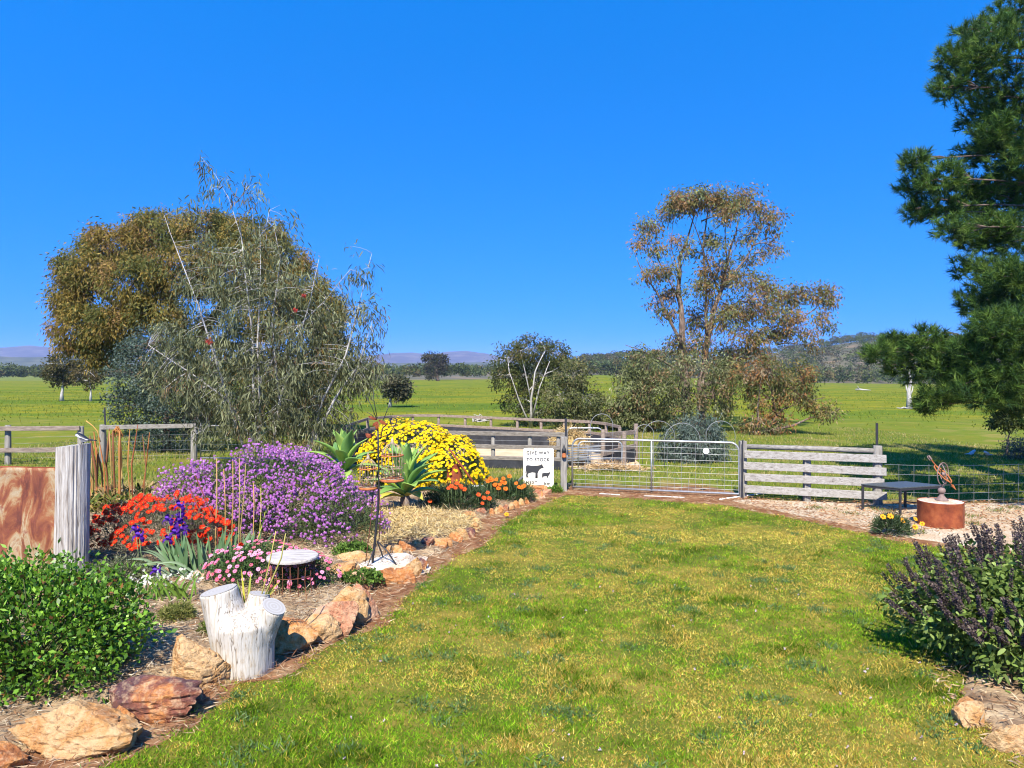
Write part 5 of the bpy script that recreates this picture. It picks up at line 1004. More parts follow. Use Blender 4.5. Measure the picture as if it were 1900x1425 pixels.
# ---------------------------------------------------------------- white stump planter
sb = gp(455, 1243); t = thing('stump_planter', 'bleached white tree stump with three sawn limbs', 'stump', sb); D_ = sb.y
def S(px, py, dy=0.0): return at(px, py, D_ + dy)
mb = MB(); tilt = Vector((0, 0, -.05))
mb.tube([S(455, 1262, .03), S(455, 1230), S(456, 1190), S(455, 1155), S(452, 1130)], [.25, .242, .245, .265, .21], 28, jit=.02)
mb.tube([S(440, 1210), S(425, 1160, -.02), S(411, 1118, -.02), S(406, 1096, -.02)], [.20, .18, .162, .158], 24, jit=.02)
mb.tube([S(462, 1190, .05), S(475, 1140, .08), S(482, 1102, .10)], [.16, .11, .092], 22, jit=.02)
mb.tube([S(470, 1200), S(490, 1160, -.03), S(508, 1126, -.07)], [.16, .125, .108], 22, jit=.02)
o = mb.build('trunk', M['stump'], t, True); r_ = o.modifiers.new('r', 'REMESH'); r_.mode = 'VOXEL'; r_.voxel_size = .011; r_.use_smooth_shade = True
sm_ = o.modifiers.new('s', 'SMOOTH'); sm_.iterations = 3; sm_.factor = .5
m_, nt, p, out = nodes('end_grain'); v = coords(nt); g_ = nt.nodes.new('ShaderNodeVectorMath'); g_.operation = 'LENGTH'; nt.links.new(v, g_.inputs[0])
ma = nt.nodes.new('ShaderNodeMath'); ma.operation = 'MULTIPLY_ADD'; ma.inputs[1].default_value = 210; nt.links.new(g_.outputs['Value'], ma.inputs[0]); nt.links.new(noise_tex(nt, 40, 4, .6, v), ma.inputs[2])
ma.inputs[2].default_value = 0; si = nt.nodes.new('ShaderNodeMath'); si.operation = 'SINE'; nt.links.new(ma.outputs[0], si.inputs[0])
nt.links.new(ramp(nt, [(.0, (.30, .28, .26)), (.5, (.33, .315, .30)), (1, (.35, .335, .32))], si.outputs[0]), p.inputs['Base Color']); p.inputs['Roughness'].default_value = .85; M['endgrain'] = m_
for a_, b_, r in ((S(490, 1160, -.03), S(508, 1126, -.07), .104), (S(411, 1118, -.02), S(406, 1096, -.02), .150), (S(475, 1140, .08), S(482, 1102, .10), .088)):
    ax = (b_ - a_).normalized(); c = b_ + ax * .002; me = bpy.data.meshes.new('sawn_face'); bm = bmesh.new(); bmesh.ops.create_circle(bm, cap_ends=True, segments=36, radius=r); bmesh.ops.solidify(bm, geom=bm.faces[:], thickness=-.006)
    bm.to_mesh(me); bm.free(); me.materials.append(M['endgrain']); o = link('sawn_face', me, t); o.location = c - sb; o.rotation_euler = ax.to_track_quat('Z', 'Y').to_euler()
# strappy plant growing out of the stump
pt = thing('strap_plant', 'thin strappy plant with two bare flower stalks in the stump', 'plant', S(465, 1125, .12) )
def stalk(name, pts, r, col, parent, mat='stem', taper=.6, n=6):
    k = len(pts); mb = MB(); mb.tube(pts, [r * (1 - (1 - taper) * i / (k - 1)) for i in range(k)], n, col=col); return mb.build(name, M[mat], parent, True)
stalk('flower_stalk', [S(478, 1130, .1), S(492, 1080, .08), S(503, 1030, .06), S(512, 985, .05)], .008, (.36, .30, .08), pt); stalk('flower_stalk', [S(480, 1130, .1), S(505, 1075, .06), S(522, 1035, .05), S(530, 990, .04)], .009, (.30, .27, .07), pt)
def strap(parent, base, tip, w, col, sag=.2, name='leaf', mat='leaf_thick', fold=.25):
    A, B = Vector(base), Vector(tip); k = 7; L = (B - A).length; t_ = (B - A).normalized(); sd_ = t_.cross(Vector((random.uniform(-.4, .4), -1, random.uniform(-.1, .4)))).normalized() ; nn = sd_.cross(t_)
    V = []; 
    for i in range(k):
        s_ = i / (k - 1); c = A.lerp(B, s_) + Vector((0, 0, 1)) * (math.sin(math.pi * s_) * sag * L) ; ww = w * (.55 + .45 * min(1, s_ * 3)) * (1 - s_ ** 3) + .001
        V += [c - sd_ * ww / 2 + nn * ww * fold, c, c + sd_ * ww / 2 + nn * ww * fold]
    mb = MB(); mb.add(V, [(i * 3 + j, i * 3 + j + 1, i * 3 + j + 4, i * 3 + j + 3) for i in range(k - 1) for j in range(2)], col); return mb.build(name, M[mat], parent, True)
for a_, b_, c in (((455, 1130), (448, 1055), (.42, .40, .05)), ((460, 1130), (466, 1060), (.34, .36, .06)), ((480, 1125), (520, 1078), (.40, .36, .05)), ((482, 1125), (512, 1092), (.36, .33, .06)), ((450, 1128), (440, 1075), (.20, .26, .06))):
    strap(pt, S(*a_, .12), S(*b_, .1), .02, c, .05)

# ---------------------------------------------------------------- wire stool
wc = gp(543, 1112); t = thing('wire_stool', 'stool of rusty wire with weathered round timber seat among pink daisies', 'stool', wc); zs = .455; R0, R1 = .22, .30
MB().lathe(wc + Vector((0, 0, zs)), [(.26, 0), (.285, .008), (.288, .03), (.28, .045), (.02, .05)], 32).build('seat', noisy('stool_seat', [(.3, (.20, .17, .15)), (.5, (.40, .37, .34)), (.75, (.52, .49, .46))], 9, (.6, 5, 5), .85, .8, .01), t, False, bevel=.004)
for k in range(18):
    A = 2 * math.pi * k / 18; c_, s_ = math.cos(A), math.sin(A); MB().tube([wc + Vector((c_ * .25, s_ * .25, zs)), wc + Vector((c_ * .235, s_ * .235, .25)), wc + Vector((c_ * .27, s_ * .27, .02)), wc + Vector((c_ * .275, s_ * .275, -.03))], .0048, 5).build('wire_leg', M['rust_dark'], t, True)
for z, R in ((.435, .25), (.29, .238), (.05, .268)): MB().tube([wc + Vector((math.cos(q) * R, math.sin(q) * R, z)) for q in np.linspace(0, 2 * math.pi, 37)], .005, 5, cap=False).build('hoop', M['rust_dark'], t, True)

# ---------------------------------------------------------------- bird cage stand
DS = gp(690, 1058).y; bs = gp(690, 1058); bs.z = .08
def Q(px, py, dy=0.0): return at(px, py, DS + dy)
t = thing('plant_stand', 'tall dark metal plant stand with rusty leaves, scrolls and tripod foot', 'plant stand', bs)
MB().tube([Q(690, 1054), Q(696, 1000), Q(701, 950), Q(703, 900), Q(702, 840), Q(701, 790)], [.015, .016, .015, .013, .012, .011], 8).build('pole', M['black_steel'], t, True)
MB().tube([Q(700, 1004), Q(718, 1022, -.05), Q(742, 1058, -.12)], .01, 6).build('tripod_leg', M['black_steel'], t, True)
MB().tube([Q(698, 1010), Q(688, 1035, -.1), Q(675, 1066, -.2)], .01, 6).build('tripod_leg', M['black_steel'], t, True)
MB().tube([Q(700, 1006), Q(708, 1025, .15), Q(712, 1040, .3)], .01, 6).build('tripod_leg', M['black_steel'], t, True)
MB().tube([Q(676, 1058), Q(684, 1000, .02), Q(690, 950, .03), Q(693, 905, .0)], .006, 5).build('side_rod', M['rust_dark'], t, True)
MB().tube([Q(703, 1004), Q(706, 960, .02), Q(704, 905, .0)], .006, 5).build('side_rod', M['rust_dark'], t, True)
for pl in ([(700, 776), (694, 745), (692, 715)], [(699, 778), (690, 755), (672, 722)], [(712, 778), (718, 762), (724, 750)], [(697, 778), (690, 770), (680, 764)]): MB().tube([Q(x, y) for x, y in pl], [.006, .005, .003], 5).build('wire_sprig', M['black_steel'], t, True)
for cx_, cy_, r, in ((717, 781, 8), (729, 781, 7)):
    P = [Q(cx_ + math.cos(q) * r * (1 - q / 16), cy_ - math.sin(q) * r * (1 - q / 16)) for q in np.linspace(-.6, 5.2, 26)]; MB().tube([Q(706, 815), Q(710, 795)] + P[::-1] if cx_ < 720 else [Q(706, 812), Q(722, 806)] + P, .007, 5).build('scroll', M['black_steel'], t, True)
for cx_, cy_, r in ((690, 815, 10), (712, 830, 9)):
    P = [Q(cx_ + math.cos(q) * r * (1 - q / 12), cy_ - math.sin(q) * r) for q in np.linspace(0, 4.4, 20)]; MB().tube(P, .006, 5).build('scroll', M['rust_dark'], t, True)
def metal_leaf(px, py, ang, L, w):
    c = Q(px, py, -.02); u_ = Vector((math.cos(ang), -.1, math.sin(ang))).normalized(); s_ = u_.cross(Vector((0, 1, 0))).normalized(); V = []
    for i, ww in enumerate((.1, .8, 1, .7, .05)): p = c + u_ * L * i / 4 + Vector((0, -.02, 0)) * math.sin(i); V += [p - s_ * w * ww / 2, p + Vector((0, .012, 0)), p + s_ * w * ww / 2]
    o = MB().add(V, [(i * 3 + j, i * 3 + j + 1, i * 3 + j + 4, i * 3 + j + 3) for i in range(4) for j in range(2)]).build('metal_leaf', M['rust'], t, True); md = o.modifiers.new('s', 'SOLIDIFY'); md.thickness = .003
for a_ in ((700, 779, 2.75, .13, .04), (702, 779, -.5, .14, .045), (701, 782, -1.7, .12, .05), (690, 812, 2.6, .10, .06), (701, 782, -2.4, .10, .04)): metal_leaf(*a_)
def cage(px, ytop, ybot, w, label, dd, plant):
    b0 = Q(px, ybot, dd); wd = w / F * DS; r = wd / 2; hh = (ybot - ytop) / F * DS; sh = hh * .62; ct = thing('bird_cage', label, 'bird cage', b0)
    MB().lathe(b0, [(r * 1.1, -.012), (r * 1.1, .012), (r * 1.0, .02)], 24).build('tray', M['rust_orange'], ct, True)
    for z, rr_, mt in ((.03, .006, 'cage'), (sh * .5, .004, 'cage'), (sh, .01, 'rust_orange')): MB().tube([b0 + Vector((math.cos(q) * r, math.sin(q) * r, z)) for q in np.linspace(0, 2 * math.pi, 29)], rr_, 5, cap=False).build('hoop', M[mt], ct, True)
    for k in range(18):
        A = 2 * math.pi * k / 18; P = [b0 + Vector((math.cos(A) * r, math.sin(A) * r, 0)), b0 + Vector((math.cos(A) * r, math.sin(A) * r, sh))] + [b0 + Vector((math.cos(A) * r * math.cos(q), math.sin(A) * r * math.cos(q), sh + math.sin(q) * (hh * .30))) for q in (.35, .7, 1.05, 1.4)]
        MB().tube(P, .0032, 4).build('bar', M['cage'], ct, True)
    MB().lathe(b0 + Vector((0, 0, sh + hh * .29)), [(.028, 0), (.03, .01), (.016, .03), (.02, .05), (.008, .07), (.004, .09)], 12).build('finial', M['cage'], ct, True)
    pl = thing('succulent', plant, 'succulent', b0 + Vector((0, 0, .02))); n = 90; c0 = np.array(b0) + np.array([0, 0, .03]); P = c0 + rng.normal(0, 1, (n, 3)) * np.array([r * .45, r * .45, sh * .22]); P[:, 2] = np.maximum(P[:, 2], c0[2]) + sh * .1
    leaves('foliage', P, unit(rdir(n) + np.array([0, 0, .5])), .05, .02, palette(n, [(.36, .38, .16), (.50, .36, .25), (.28, .32, .12), (.48, .24, .10)]), M['leaf_thick'], pl, stuff=True)
    return b0
b1 = cage(683, 847, 906, 31, 'smaller cream bird cage of succulents low on the plant stand', -.05, 'pale rosette succulent inside the smaller bird cage')
b2 = cage(728, 817, 891, 40, 'larger cream bird cage of succulents high on the plant stand', -.05, 'trailing succulent inside the larger bird cage')
for b_ in (b1, b2): MB().tube([Q(703, 906 if b_ is b1 else 892), b_ + Vector((0, 0, -.018))], .008, 5).build('bracket', M['rust_dark'], t)
# ---------------------------------------------------------------- flowers
def daisy_mesh(name, npet, r, w, pc, cc, cup=.25, mat='petal', two=None):
    mb = MB()
    for k in range(npet):
        A = 2 * math.pi * k / npet + random.uniform(-.1, .1); u_ = Vector((math.cos(A), math.sin(A), 0)); s_ = Vector((-math.sin(A), math.cos(A), 0)); R = r * random.uniform(.9, 1.08)
        mb.add([u_ * r * .12 + Vector((0, 0, .0)), u_ * R * .6 + s_ * w / 2 + Vector((0, 0, r * cup * .6)), u_ * R + Vector((0, 0, r * cup)), u_ * R * .6 - s_ * w / 2 + Vector((0, 0, r * cup * .6))], [(0, 1, 2, 3)], two if (two and k % 2) else pc)
    mb.lathe((0, 0, r * .05), [(r * .26, 0), (r * .22, r * .1), (r * .05, r * .15)], 8, col=cc)
    me = bpy.data.meshes.new(name); me.from_pydata(mb.v, [], mb.f); ca = me.color_attributes.new('col', 'FLOAT_COLOR', 'POINT'); ca.data.foreach_set('color', np.array([(*c, 1) for c in mb.c], np.float32).ravel()); me.materials.append(M[mat]); return me
def put(name, me, parent, p, nrm, s=1.0):
    o = link(name, me, parent); o.location = Vector(p) - org(parent); q = Vector(nrm).normalized().to_track_quat('Z', 'Y'); e_ = q.to_euler(); o.rotation_euler = e_; o.scale = (s, s, s)
    return o
def multi(name, me, parent, P, N, S_, stuff=True):   # many alike small pieces joined into one part
    V0 = np.zeros(len(me.vertices) * 3); me.vertices.foreach_get('co', V0); V0 = V0.reshape(-1, 3); C0 = np.zeros(len(V0) * 4); me.color_attributes['col'].data.foreach_get('color', C0); C0 = C0.reshape(-1, 4)[:, :3]
    N = unit(np.asarray(N)); n = len(P); T = unit(np.cross(N, rdir(n))); B = np.cross(N, T)
    V = (V0[None, :, 0:1] * T[:, None] + V0[None, :, 1:2] * B[:, None] + V0[None, :, 2:3] * N[:, None]) * np.asarray(S_).reshape(-1, 1, 1) + np.asarray(P)[:, None]
    groups = {}
    for f in me.polygons: groups.setdefault(len(f.vertices), []).append(list(f.vertices))
    fs = [(np.array(g)[None] + (np.arange(n) * len(V0))[:, None, None]).reshape(-1, k) for k, g in groups.items()]
    o = mesh_np(name, V.reshape(-1, 3) - np.array(org(parent)), fs, np.tile(C0, (n, 1)) * np.repeat((1 + rng.normal(0, .12, (n, 1))).clip(.6, 1.4), len(V0), 0), me.materials[0], parent)
    if stuff: o['kind'] = 'stuff'
    return o
def dome(c, r, n, lo=-.15, inner=.0, bump_=.22, s=0):       # points and normals on an uneven dome
    u = rdir(n * 2); u = u[u[:, 2] > lo][:n]; k = 1 + (fbm(u[:, 0] * 2.3 + s, u[:, 1] * 2.3 + u[:, 2] * 1.7 + s, 17, 3) - .5) * 2 * bump_
    q = (1 - inner * rng.random(len(u))) * k; c, r = np.array(c), np.array(r); P = c + u * r * q[:, None]; N = unit(u / r); return P, N
def shrub_leaves(parent, c, r, n, cols, L, W, mat='leaf', inner=.55, lo=-.3, out=.6, kind='rhomb', s=0, w=None, zmin=.02, name='foliage', upb=.25, bump_=.22):
    P, N = dome(c, r, n, lo, inner, bump_, s); k = len(P); D = unit(N * out + rdir(k) * .8 + np.array([0, 0, upb])); ok = P[:, 2] > zmin
    return leaves(name, P[ok], D[ok], (L * rng.uniform(.65, 1.3, k))[ok], (W * rng.uniform(.7, 1.25, k))[ok], palette(k, cols, w)[ok], M[mat], parent, kind, stuff=True)
def stems(parent, base, P, r=.004, col=(.10, .14, .05), n=40, name='stems', mat='stem'):
    mb = MB()
    for p in P[:n]: mb.tube(curve3(Vector(base) + Vector((random.uniform(-.12, .12), random.uniform(-.1, .1), 0)), p, .08, 4), [r * 1.6, r * 1.3, r, r * .7], 4, cap=False, col=col)
    return mb.build(name, M[mat], parent, True)

# rose bush, lower left
c = Vector((-4.0, 6.25, .42)); t = thing('rose_bush', 'leafy glossy green rose bush behind the boulders', 'bush', (c.x, c.y, .05)); r3 = (1.05, .74, .64)
RC = [(.09, .21, .018), (.145, .30, .025), (.055, .13, .015), (.24, .42, .05), (.20, .09, .03)]; RW = [3, 3, 2, 1.6, .5]
P, N = dome(c, r3, 420, -.45, .25, .42, 3); stems(t, (c.x, c.y, .05), [Vector(p) for p in P], .006, (.09, .10, .035), 90)
sp_n = 30; k = len(P); P2, N2 = dome(c, r3, 1500, -.7, .45, .42, 3); bp = np.repeat(P2, 11, 0) + rng.normal(0, .05, (len(P2) * 11, 3)); Nn = np.repeat(N2, 11, 0); n = len(bp)
ok = bp[:, 2] > .06
leaves('foliage', bp[ok], unit(Nn * .5 + rdir(n) * .8 + np.array([0, -.1, .35]))[ok], (.046 * rng.uniform(.5, 1.5, n))[ok], (.031 * rng.uniform(.7, 1.2, n))[ok], palette(n, RC, RW)[ok], M['leaf_gloss'], t, stuff=True)
for (px, py, h) in ((25, 1090, .42), (55, 1075, .3), (135, 1075, .32), (150, 1068, .28), (92, 1095, .25), (190, 1080, .22)):
    b0 = at(px, py + 40, 6.6); tp = b0 + Vector((random.uniform(-.05, .05), 0, h)); stalk('shoot', curve3(b0, tp, .05, 4), .005, (.16, .12, .04), t)
    Pq = np.array([b0.lerp(tp, random.uniform(.3, 1.05)) for _ in range(16)]); leaves('shoot_leaf', Pq, unit(rdir(16) + np.array([0, 0, .3])), .045, .03, palette(16, RC[:4]), M['leaf_gloss'], t)
# red flowering plant
c = Vector((-4.72, 10.1, .34)); t = thing('red_daisy_bush', 'grey leaved bush covered in scarlet flowers beside the silvered post', 'bush', (c.x, c.y, .08)); r3 = (.98, .62, .54)
shrub_leaves(t, c, r3, 9000, [(.20, .21, .13), (.26, .27, .18), (.13, .15, .07), (.32, .26, .18)], .085, .009, 'leaf', .5, -.3, .7, s=5)
fm = [daisy_mesh('scarlet_flower', 12, .042, .016, (.62, .035, .008), (.48, .13, .02), .3, two=(.52, .022, .008)) for _ in range(3)]
P, N = dome(c, r3, 700, -.05, .10, .2, 5); P = P[(P[:, 2] > .16) & (N[:, 1] < .5)]
for p in P[:295]: put('flower', random.choice(fm), t, Vector(p) + Vector((random.uniform(-.03, .03), 0, random.uniform(0, .06))), Vector((random.uniform(-.5, .5), -.8, .8)), random.uniform(.8, 1.15))
# erysimum
c = Vector((-3.95, 11.75, .40)); t = thing('wallflower_bush', 'huge mauve flowering wallflower bush in the middle of the bed', 'bush', (c.x, c.y, .08)); r3 = (1.58, 1.05, .80)
EC = [(.085, .13, .05), (.12, .17, .06), (.06, .09, .035), (.16, .20, .08)]
shrub_leaves(t, c, r3, 17000, EC, .075, .012, 'leaf', .4, -.3, .6, s=9, bump_=.30)
c2 = Vector((-2.55, 11.2, .25)); shrub_leaves(t, c2, (.75, .7, .55), 5000, EC, .07, .012, 'leaf', .45, -.3, .6, s=2)
mb = MB(); 
for k in range(9):                                     # a rounded head of four-petalled flowers
    u_ = Vector((random.gauss(0, 1), random.gauss(0, 1), abs(random.gauss(.6, .8)))).normalized(); pc = u_ * .019; T_ = u_.orthogonal().normalized(); B_ = u_.cross(T_); col = random.choice([(.43, .16, .45), (.53, .26, .54), (.33, .10, .37), (.64, .43, .62)])
    for j in range(4): A = math.pi / 2 * j + k; d_ = T_ * math.cos(A) + B_ * math.sin(A); e_ = u_.cross(d_); mb.add([pc, pc + d_ * .009 + e_ * .006, pc + d_ * .016, pc + d_ * .009 - e_ * .006], [(0, 1, 2, 3)], col)
em = bpy.data.meshes.new('flower_head'); em.from_pydata(mb.v, [], mb.f); ca = em.color_attributes.new('col', 'FLOAT_COLOR', 'POINT'); ca.data.foreach_set('color', np.array([(*q, 1) for q in mb.c], np.float32).ravel()); em.materials.append(M['petal'])
P, N = dome(c, r3, 6000, -.2, .16, .30, 9); Pb, Nb = dome(c2, (.75, .7, .55), 850, -.2, .1, .22, 2); P = np.concatenate([P, Pb]); N = np.concatenate([N, Nb]); ok = (P[:, 2] > .14) & (N[:, 1] < .45); P, N = P[ok], N[ok]
gap = fbm(P[:, 0] * 3.2, P[:, 2] * 3.2 + P[:, 1] * 2, 23, 3); ok = gap > rng.uniform(.26, .50, len(P)); P, N = P[ok], N[ok]
P = P + N * rng.uniform(-.02, .10, (len(P), 1)); P[:, 2] += rng.uniform(0, .10, len(P))
i_ = np.argsort(P[:, 1] + rng.normal(0, .3, len(P)))
for i in i_[:290]: put('flower_head', em, t, P[i], N[i] + np.array([0, -.3, .5]), random.uniform(.75, 1.1))
multi('flower_heads', em, t, P[i_[290:]], N[i_[290:]] + np.array([0, -.3, .5]), rng.uniform(.65, 1.1, len(i_) - 290))
stems(t, (c.x, c.y, .08), [Vector(p) for p in P[::16]], .005, (.12, .13, .06), 120)
# low ground cover under it
for px, py, rr, lb in ((650, 1035, .22, 'low pale green herb under the right edge of the mauve bush'), (668, 1090, .20, 'small green herb clump beside the rounded boulder')):
    g = gp(px, py + 6); g.z = .08; tt = thing('herb', lb, 'plant', g); shrub_leaves(tt, g + Vector((0, .1, .03)), (rr * 1.3, rr, rr * .55), 900, [(.11, .20, .035), (.16, .27, .05), (.08, .14, .03)], .045, .035, 'leaf', .6, -.2, .5)
# pink daisies
c = Vector((-2.98, 9.05, .20)); t = thing('pink_daisy_bush', 'mound of bright pink daisies behind stump and stool', 'bush', (c.x, c.y, .08)); r3 = (.68, .50, .32)
shrub_leaves(t, c, r3, 7000, [(.07, .13, .035), (.10, .17, .05), (.05, .09, .025)], .045, .011, 'leaf', .5, -.3, .6, s=6)
c2 = Vector((-2.45, 8.85, .16)); shrub_leaves(t, c2, (.42, .4, .28), 2600, [(.07, .13, .035), (.10, .17, .05), (.05, .09, .025)], .045, .011, 'leaf', .5, -.3, .6, s=4)
fm = [daisy_mesh('pink_daisy', 14, .026, .009, (.66, .17, .32), (.5, .08, .10), .15, two=(.70, .26, .42)), daisy_mesh('pink_daisy', 14, .026, .009, (.60, .10, .18), (.5, .16, .08), .2, two=(.64, .16, .26)), daisy_mesh('pink_daisy', 14, .028, .010, (.72, .35, .50), (.56, .2, .2), .1)]
P, N = dome(c, r3, 300, -.05, .05, .2, 6); Pb, Nb = dome(c2, (.42, .4, .28), 90, 0, .05, .2, 4); P = np.concatenate([P, Pb]); N = np.concatenate([N, Nb]); ok = (N[:, 1] < .5) & (P[:, 2] > .12)
for p, nn in zip(P[ok][:290], N[ok][:290]): put('flower', random.choice(fm), t, p + nn * .025, Vector(nn) + Vector((0, -.4, .5)), random.uniform(.8, 1.15))
# iris
ib = gp(378, 1084); ib.z = .09; t = thing('bearded_iris', 'clump of sword leaved iris with deep violet flowers', 'iris', ib)
for k in range(60):
    f_ = random.uniform(-.42, .52); b_ = ib + Vector((f_, random.uniform(-.12, .3), 0)); lean = f_ * .35 + random.uniform(-.18, .18); h = random.uniform(.38, .68) * (1 - abs(f_) * .4)
    strap(t, b_, b_ + Vector((lean, random.uniform(-.15, .1), h)), random.uniform(.035, .055), random.choice([(.09, .165, .07), (.12, .20, .085), (.065, .125, .05), (.14, .22, .11)]), random.uniform(-.02, .05), mat='leaf_thick', fold=.12)
for k in range(9): a_ = random.uniform(-1, 1); b_ = ib + Vector((-.35 + random.uniform(-.1, .3), -.05, .02)); strap(t, b_, b_ + Vector((-.25 - random.random() * .2, -.15, .12 + random.random() * .25)), .035, (.17, .24, .13), .18)
for k in range(4): b_ = ib + Vector((random.uniform(-.1, .35), -.15, .02)); strap(t, b_, b_ + Vector((random.uniform(-.05, .25), -.2, .03)), .035, (.50, .36, .22), .35)
imb = MB(); IC = [(.085, .02, .26), (.12, .035, .36), (.06, .012, .18)]
for k in range(6):
    A = 2 * math.pi * k / 6; u_ = Vector((math.cos(A), math.sin(A), 0)); s_ = Vector((-math.sin(A), math.cos(A), 0)); up = k % 2 == 0; L = .055
    prof = [(.1, 0, .012), (.5, .5, .045), (.75, .95, .05), (.45, 1.25, .02)] if up else [(.1, 0, .012), (.6, .25, .035), (1.0, -.05, .05), (1.1, -.65, .03)]
    V = []; 
    for a_, z_, w_ in prof: V += [u_ * L * a_ + Vector((0, 0, L * z_)) - s_ * w_ / 2, u_ * L * a_ + Vector((0, 0, L * z_)) + u_ * .006, u_ * L * a_ + Vector((0, 0, L * z_)) + s_ * w_ / 2]
    imb.add(V, [(i * 3 + j, i * 3 + j + 1, i * 3 + j + 4, i * 3 + j + 3) for i in range(3) for j in range(2)], IC[k % 3])
im = bpy.data.meshes.new('iris_flower'); im.from_pydata(imb.v, [], imb.f); ca = im.color_attributes.new('col', 'FLOAT_COLOR', 'POINT'); ca.data.foreach_set('color', np.array([(*q, 1) for q in imb.c], np.float32).ravel()); im.materials.append(M['petal'])
for px, py, dd in ((334, 940, 0), (313, 966, -.05), (332, 972, 0), (325, 990, -.1), (342, 985, 0), (312, 1002, -.15), (336, 962, .1), (258, 996, -.2), (252, 985, -.1), (290, 1062, -.6)):
    p = at(px, py, 9.35 + dd); stalk('flower_stalk', [Vector((p.x + .06, p.y + .05, .08)), p.lerp(Vector((p.x + .06, p.y, .08)), .5), p], .006, (.14, .20, .08), t); put('flower', im, t, p, (random.uniform(-.2, .2), -.25, 1), random.uniform(.95, 1.3))
# white hyacinth clump
wb = gp(312, 1128); wb.z = .09; t = thing('hyacinth_clump', 'clump of white flowers with bright green strap leaves by the rose bush', 'plant', wb)
for k in range(46): b_ = wb + Vector((random.uniform(-.28, .28), random.uniform(-.1, .22), 0)); A = random.uniform(-1, 1); strap(t, b_, b_ + Vector((A * .22, random.uniform(-.2, .05), random.uniform(.14, .30))), random.uniform(.018, .03), random.choice([(.12, .22, .03), (.17, .28, .04), (.09, .16, .025)]), random.uniform(.05, .22))
wm = daisy_mesh('white_floret', 6, .018, .009, (.80, .79, .70), (.7, .66, .4), .3)
P = np.concatenate([np.array(wb) + np.array([dx, dy, .22]) + rng.normal(0, 1, (16, 3)) * np.array([.03, .03, .05]) for dx, dy in ((-.22, -.05), (-.12, .05), (.0, .0), (.1, .1), (.2, .08), (-.3, -.15), (.28, .12), (-.18, -.2))]); multi('flowers', wm, t, P, rdir(len(P)) + np.array([0, -.6, .4]), rng.uniform(.8, 1.3, len(P)))
# small bushes in the bed edge
for px, py, rr, cols, lb in ((318, 1165, .16, [(.22, .24, .06), (.28, .27, .09), (.16, .19, .05)], 'low yellowish thyme cushion on the straw mulch'), (215, 1090, .34, [(.16, .19, .10), (.22, .22, .14), (.12, .15, .07)], 'wispy grey green herb between rose bush and red flowers'), (395, 1190, .15, [(.13, .19, .04), (.2, .22, .06)], 'low strappy weed beside the knobbly boulder')):
    g = gp(px, py + 8); g.z = .07; tt = thing('herb', lb, 'plant', g); shrub_leaves(tt, g + Vector((0, .12, .05)), (rr * 1.2, rr, rr * .8), int(2400 * rr / .25), cols, .05, .012, 'leaf', .6, -.2, .6)
# dried pokers
db = gp(215, 950); db.z = .06; t = thing('dried_flower_stalks', 'tall dry orange flower stalks rising beside the silvered post', 'plant', db); dd = db.y
for x0, x1, top, r in ((170, 168, 850, .016), (176, 172, 800, .018), (182, 170, 808, .022), (188, 181, 830, .016), (196, 186, 805, .014), (204, 198, 795, .02), (208, 204, 800, .018), (214, 212, 798, .022), (218, 217, 800, .024), (222, 220, 800, .022), (236, 229, 830, .012), (243, 242, 796, .012), (247, 252, 788, .014), (262, 267, 806, .010), (259, 276, 802, .012), (164, 163, 860, .012)):
    A = at(x0 + random.uniform(-2, 2), 950, dd + random.uniform(-.2, .2)); A.z = .05; B = at(x1, top, dd + random.uniform(-.2, .2)); md_ = A.lerp(B, .55) + Vector((random.uniform(-.07, .07), 0, 0)); B = B + Vector((random.uniform(-.05, .05), 0, 0))
    col = random.choice([(.28, .10, .025), (.33, .15, .045), (.20, .06, .022), (.31, .20, .07), (.17, .07, .03)]); mb = MB(); mb.tube([A, A.lerp(md_, .5), md_, md_.lerp(B, .5), B], [r * .9, r * .8, r, r * 1.1, r * .4], 6, col=col, jit=.35)
    mb.build('stalk', M['stem'], t, True)
hc = at(217, 800, dd); mb = MB()
for k in range(26):
    A = random.uniform(0, 6.28); P = [hc + Vector((math.cos(A + q) * .09 * q, random.uniform(-.05, .05), .05 - q * .10 + random.uniform(-.04, .05))) for q in (0, .5, 1.0, 1.5)]; mb.tube(P, [.009, .008, .006, .003], 4, col=(.31, .13, .035))
mb.build('dry_tangle', M['stem'], t, True)
mb = MB(); mb.tube([at(186, 820, dd), at(181, 800, dd), at(172, 790, dd), at(160, 781, dd)], [.01, .009, .008, .012], 5, col=(.45, .25, .07)); mb.build('stalk', M['stem'], t, True)
n = 420; q = np.array(db) + np.stack([rng.normal(0, .42, n), rng.normal(0, .3, n), np.zeros(n)], 1); D = rdir(n) * .6; D[:, 2] = np.abs(D[:, 2]) + .5
leaves('strap_leaves', q, unit(D), rng.uniform(.45, 1.0, n), .04, palette(n, [(.16, .20, .035), (.26, .27, .06), (.34, .24, .09), (.09, .13, .03), (.42, .30, .14)]), M['leaf_dry'], t, 'blade', .8, stuff=True)
fb = gp(420, 1055); fb.z = .09; t = thing('dry_stalks', 'thin dry stalks and dark stems standing before the mauve bush', 'plant', fb); dd = fb.y
